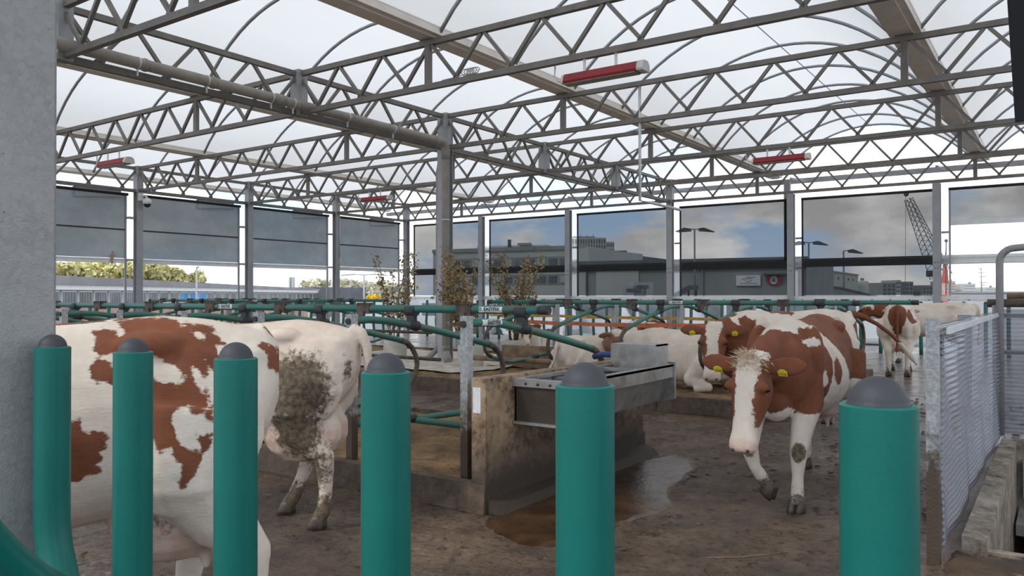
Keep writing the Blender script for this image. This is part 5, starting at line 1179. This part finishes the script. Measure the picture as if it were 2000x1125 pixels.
F5 = fac('stepped_roof', 'dark stepped roof block above the warehouse', 1140, 66, 1232, 64, 500, 10, 'roof_dark'); F5.panel('upper_step', .4, F5.L * .92, F5.h + G0, F5.h + G0 + .35, 'roof_dark', .0001 + .2)
rp_ = thing('loading_ramp', tuple(at(1340, 590, 44)), 'dark covered loading ramp at the warehouse foot', 'ramp')
wobj('ramp', MB().bar(at(1318, 577, 44), at(1345, 562, 44), .5, .28).bar(at(1345, 562, 44), at(1362, 561, 44), .5, .25), 'roof_dark', rp_)
for u in (1330, 1345, 1360): wobj('support', MB().bar(at(u, 566, 44), Vector((at(u, 566, 44).x, at(u, 566, 44).y, G0)), .08), 'roof_dark', rp_)
for i, (u0, u1, v0, v1, lb) in enumerate(((1238, 1276, 551, 560, 'white caravan roof standing before the light warehouse wall'), (1217, 1262, 558, 567, 'second pale caravan before the light warehouse wall'))):
    a_ = at(u0, 577, 48); b_ = at(u1, 577, 48); Fk = Facade('caravan', lb, a_, b_, zat(u0, v0, 48) - G0, 1.8, 'van_white', 'caravan'); Fk.panel('window', .2, Fk.L - .3, zat(u0, v1, 48) - .1, zat(u0, v1, 48) + .1, 'window_dark', .03)

# right part seen through the crane screen
F = fac('white_warehouse', 'pale warehouse with small vents behind the crane screen', 1574, 92, 1676, 128, 521, 20, 'tower_cream')
for k in range(8): F.panel('vent', 4 + k * 4.6, 4.6 + k * 4.6, F.h + G0 - 1.1, F.h + G0 - .8, 'roof_dark', .1)
F.panel('cornice', 0, F.L, F.h + G0 - .15, F.h + G0, 'render_grey', .2)
t = thing('storage_tank', tuple(at(1684, 577, 130)), 'pale round storage tank right of the pale warehouse', 'tank'); c = at(1684, 577, 130)
wobj('shell', MB().lathe([(1.0, G0), (1.0, zat(1684, 551, 130)), (.8, zat(1684, 549, 130)), (.01, zat(1684, 549, 130))], (c.x, c.y, 0), 20), 'tower_cream', t); wobj('hatch', MB().lathe([(.3, 3.9), (.3, 4.3), (.01, 4.3)], (c.x, c.y, 0), 8), 'roof_grey', t)
m = MB(); A_, B_, C_ = at(1570, 556, 60), at(1640, 562, 66), at(1712, 579, 75)
hs = thing('green_roof_slope', tuple(A_), 'dark green sloping roof below the pale warehouse', 'roof'); base = lambda p: Vector((p.x, p.y, G0))
off = Vector((-.3, 1, 0)) * 8
m.add([A_, B_, C_, base(C_), base(B_), base(A_), A_ + off, B_ + off, C_ + off, base(C_) + off, base(B_) + off, base(A_) + off], [(0, 1, 4, 5), (1, 2, 3, 4), (6, 11, 10, 7), (7, 10, 9, 8), (0, 6, 7, 1), (1, 7, 8, 2), (2, 8, 9, 3), (0, 5, 11, 6)]); wobj('roof', m, 'render_dark', hs)
wobj('fascia', MB().bar(A_, B_, .2, .15).bar(B_, C_, .2, .15), 'roof_dark', hs)
for i, (u0, u1, vt, mt, lb) in enumerate(((1724, 1750, 552, 'render_dark', 'dark apartment block on the horizon, left of the pale one'), (1750, 1760, 547, 'render_grey', 'narrow pale apartment block on the horizon'), (1761, 1784, 550, 'render_dark', 'dark apartment block right of the narrow pale one'), (1803, 1821, 557, 'render_dark', 'dark apartment block beside the right back wall column'))):
    F = fac('apartment_block', lb, u0, 300, u1, 300, vt, 12, mt, group='apartment blocks on the horizon')
    for r_ in range(3):
        for c_ in range(3): F.panel('window', F.L * (c_ + .2) / 3, F.L * (c_ + .75) / 3, F.h + G0 - 1.6 - r_ * 1.5, F.h + G0 - .7 - r_ * 1.5, 'window_dark' if mt == 'render_grey' else 'roof_dark', .1)
for i, (u0, u1, vt, mt, lb) in enumerate(((1848, 1866, 549, 'brick_far', 'red and white banded flats right of the back wall column'), (1883, 1905, 554, 'render_grey', 'pale flats behind the white wall'), (1925, 1945, 561, 'render_grey', 'low pale flats left of the bent pipe'))):
    F = fac('flats', lb, u0, 320, u1, 320, vt, 12, mt, group='flats on the right horizon')
    for r_ in range(4): F.panel('balcony_band', .1, F.L - .1, F.h + G0 - .9 - r_ * 1.1, F.h + G0 - .5 - r_ * 1.1, 'render_white', .2)
    F.panel('roof_plant', F.L * .35, F.L * .6, F.h + G0, F.h + G0 + .7, 'render_dark', .2)
F = fac('white_hall', 'long white hall wall beyond the opening at the right', 1852, 46, 2300, 40, 571, 8, 'render_white')
F.panel('coping', 0, F.L, F.h + G0 - .05, F.h + G0 + .04, 'roof_grey', .1)
for k in range(9): F.panel('panel_joint', .9 + k * 1.35, .92 + k * 1.35, 0, F.h + G0 - .05, 'render_grey', .02)

def lattice(root, A_, B_, w0, w1, nseg, mat, r=.05):
    d_ = (B_ - A_).normalized(); s_ = d_.cross(_F).normalized(); f_ = s_.cross(d_)
    C4 = [(1, 1), (1, -1), (-1, -1), (-1, 1)]; pts = []
    for i in range(nseg + 1):
        t_ = i / nseg; w_ = (w0 + (w1 - w0) * t_) / 2; pts.append([A_.lerp(B_, t_) + s_ * a_ * w_ + f_ * b_ * w_ for a_, b_ in C4])
    for k in range(4): wobj('boom_chord', MB().tube([p[k] for p in pts], r, 5), mat, root)
    m = MB()
    for i in range(nseg):
        for k in range(4): m.bar(pts[i][k], pts[i + 1][(k + 1) % 4], r * 1.1); 
    wobj('boom_lacing', m, mat, root)
cr = thing('harbour_crane', tuple(at(1835, 577, 100)), 'tall lattice boom harbour crane seen through the right screen', 'crane')
lattice(cr, at(1838, 540, 100), at(1774, 388, 100), 1.9, .7, 16, 'crane_dark', .045)
wobj('sheave', MB().ell(at(1770, 379, 100), (.32, .32, .32), 10), 'crane_dark', cr)
wobj('hoist_rope', MB().tube([at(1769, 382, 100), at(1768, 575, 100)], .025, 5), 'crane_dark', cr)
wobj('stay_rope', MB().tube([at(1775, 386, 100), at(1812, 452, 100), at(1850, 530, 100)], .03, 5), 'crane_dark', cr)
wobj('cabin', MB().box(*[tuple(at(1846, 600, 100) + Vector(v_)) for v_ in ((-.35, -.5, .4), (.5, .5, 1.6))]), 'crane_red', cr)
wobj('machine_house', MB().box(*[tuple(at(1818, 536, 102) + Vector(v_)) for v_ in ((-.5, -.5, -.3), (.6, .5, .5))]), 'crane_dark', cr)
_b = at(1847, 560, 100); _b.z = G0
wobj('mast', MB().tube([_b, at(1848, 470, 100)], .07, 6).ell(at(1848, 470, 100), (.22, .22, .22), 8).tube([at(1848, 470, 100), at(1845, 520, 100)], .03, 5), 'crane_dark', cr)
wobj('red_tower', MB().prism([(-.35, 0), (.35, 0), (.15, 2.4), (-.15, 2.4)], at(1848, 553, 100), _R, (0, 0, 1), _F * .5), 'crane_red', cr)
sm = thing('ship_mast', tuple(at(1917, 577, 140)), 'pale ship mast with radar arms on the right horizon', 'mast')
_b = at(1918, 580, 140); _b.z = G0
wobj('pole', MB().tube([_b, at(1916, 522, 140)], [.16, .06], 6), 'lamp_pole', sm)
for v_, a_, b_ in ((525, -7, 3), (532, -7, 6), (540, -6, 11), (551, -4, 13), (556, -2, 8)): wobj('radar_arm', MB().bar(at(1917 + a_, v_ + 1, 140), at(1917 + b_, v_, 140), .10), 'lamp_pole', sm)

# vehicles on the quay behind the back wall
def van(u, d, label, w=5.2, h=2.3, mat='van_white'):
    c = at(u, 577, d); t = thing('van', (c.x, c.y, G0), label, 'van', 'vehicles on the quay', rz=0.0)
    obj('body', MB().prism([(-w / 2, .35), (w / 2, .35), (w / 2, 1.2), (w / 2 - .35, 1.35), (w / 2 - .9, h), (-w / 2, h)], (0, 1, 0), (1, 0, 0), (0, 0, 1), (0, -2, 0)), mat, t)
    for x0, x1 in ((-w / 2 + .3, -w / 2 + 1.3), (-w / 2 + 1.5, -w / 2 + 2.6), (-w / 2 + 2.8, w / 2 - 1.1)): obj('window', MB().box((x0, -1.03, 1.35), (x1, -.99, h - .25)), 'window_dark', t)
    for x in (-w / 2 + .9, w / 2 - .9):
        o = obj('wheel', MB().tube([(x, -1.05, .36), (x, -.8, .36)], .36, 14), 'black_rubber', t)
    obj('bumper', MB().box((w / 2 - .02, -1, .4), (w / 2 + .08, 1, .65)), 'roof_grey', t)
for u, d, lb in ((690, 44, 'white van outside, left of the wall corner'), (905, 46, 'white van outside, just right of the middle column'), (1040, 44, 'white van outside below the office building'), (1175, 45, 'white van outside below the office tower'),
                 (1300, 43, 'white van outside below the girder-end column'), (1425, 42, 'white van outside below the oval sign'), (1545, 41, 'white van outside left of the walking cow')): van(u, d, lb)
van(1680, 40, 'white van outside beside the far cow')
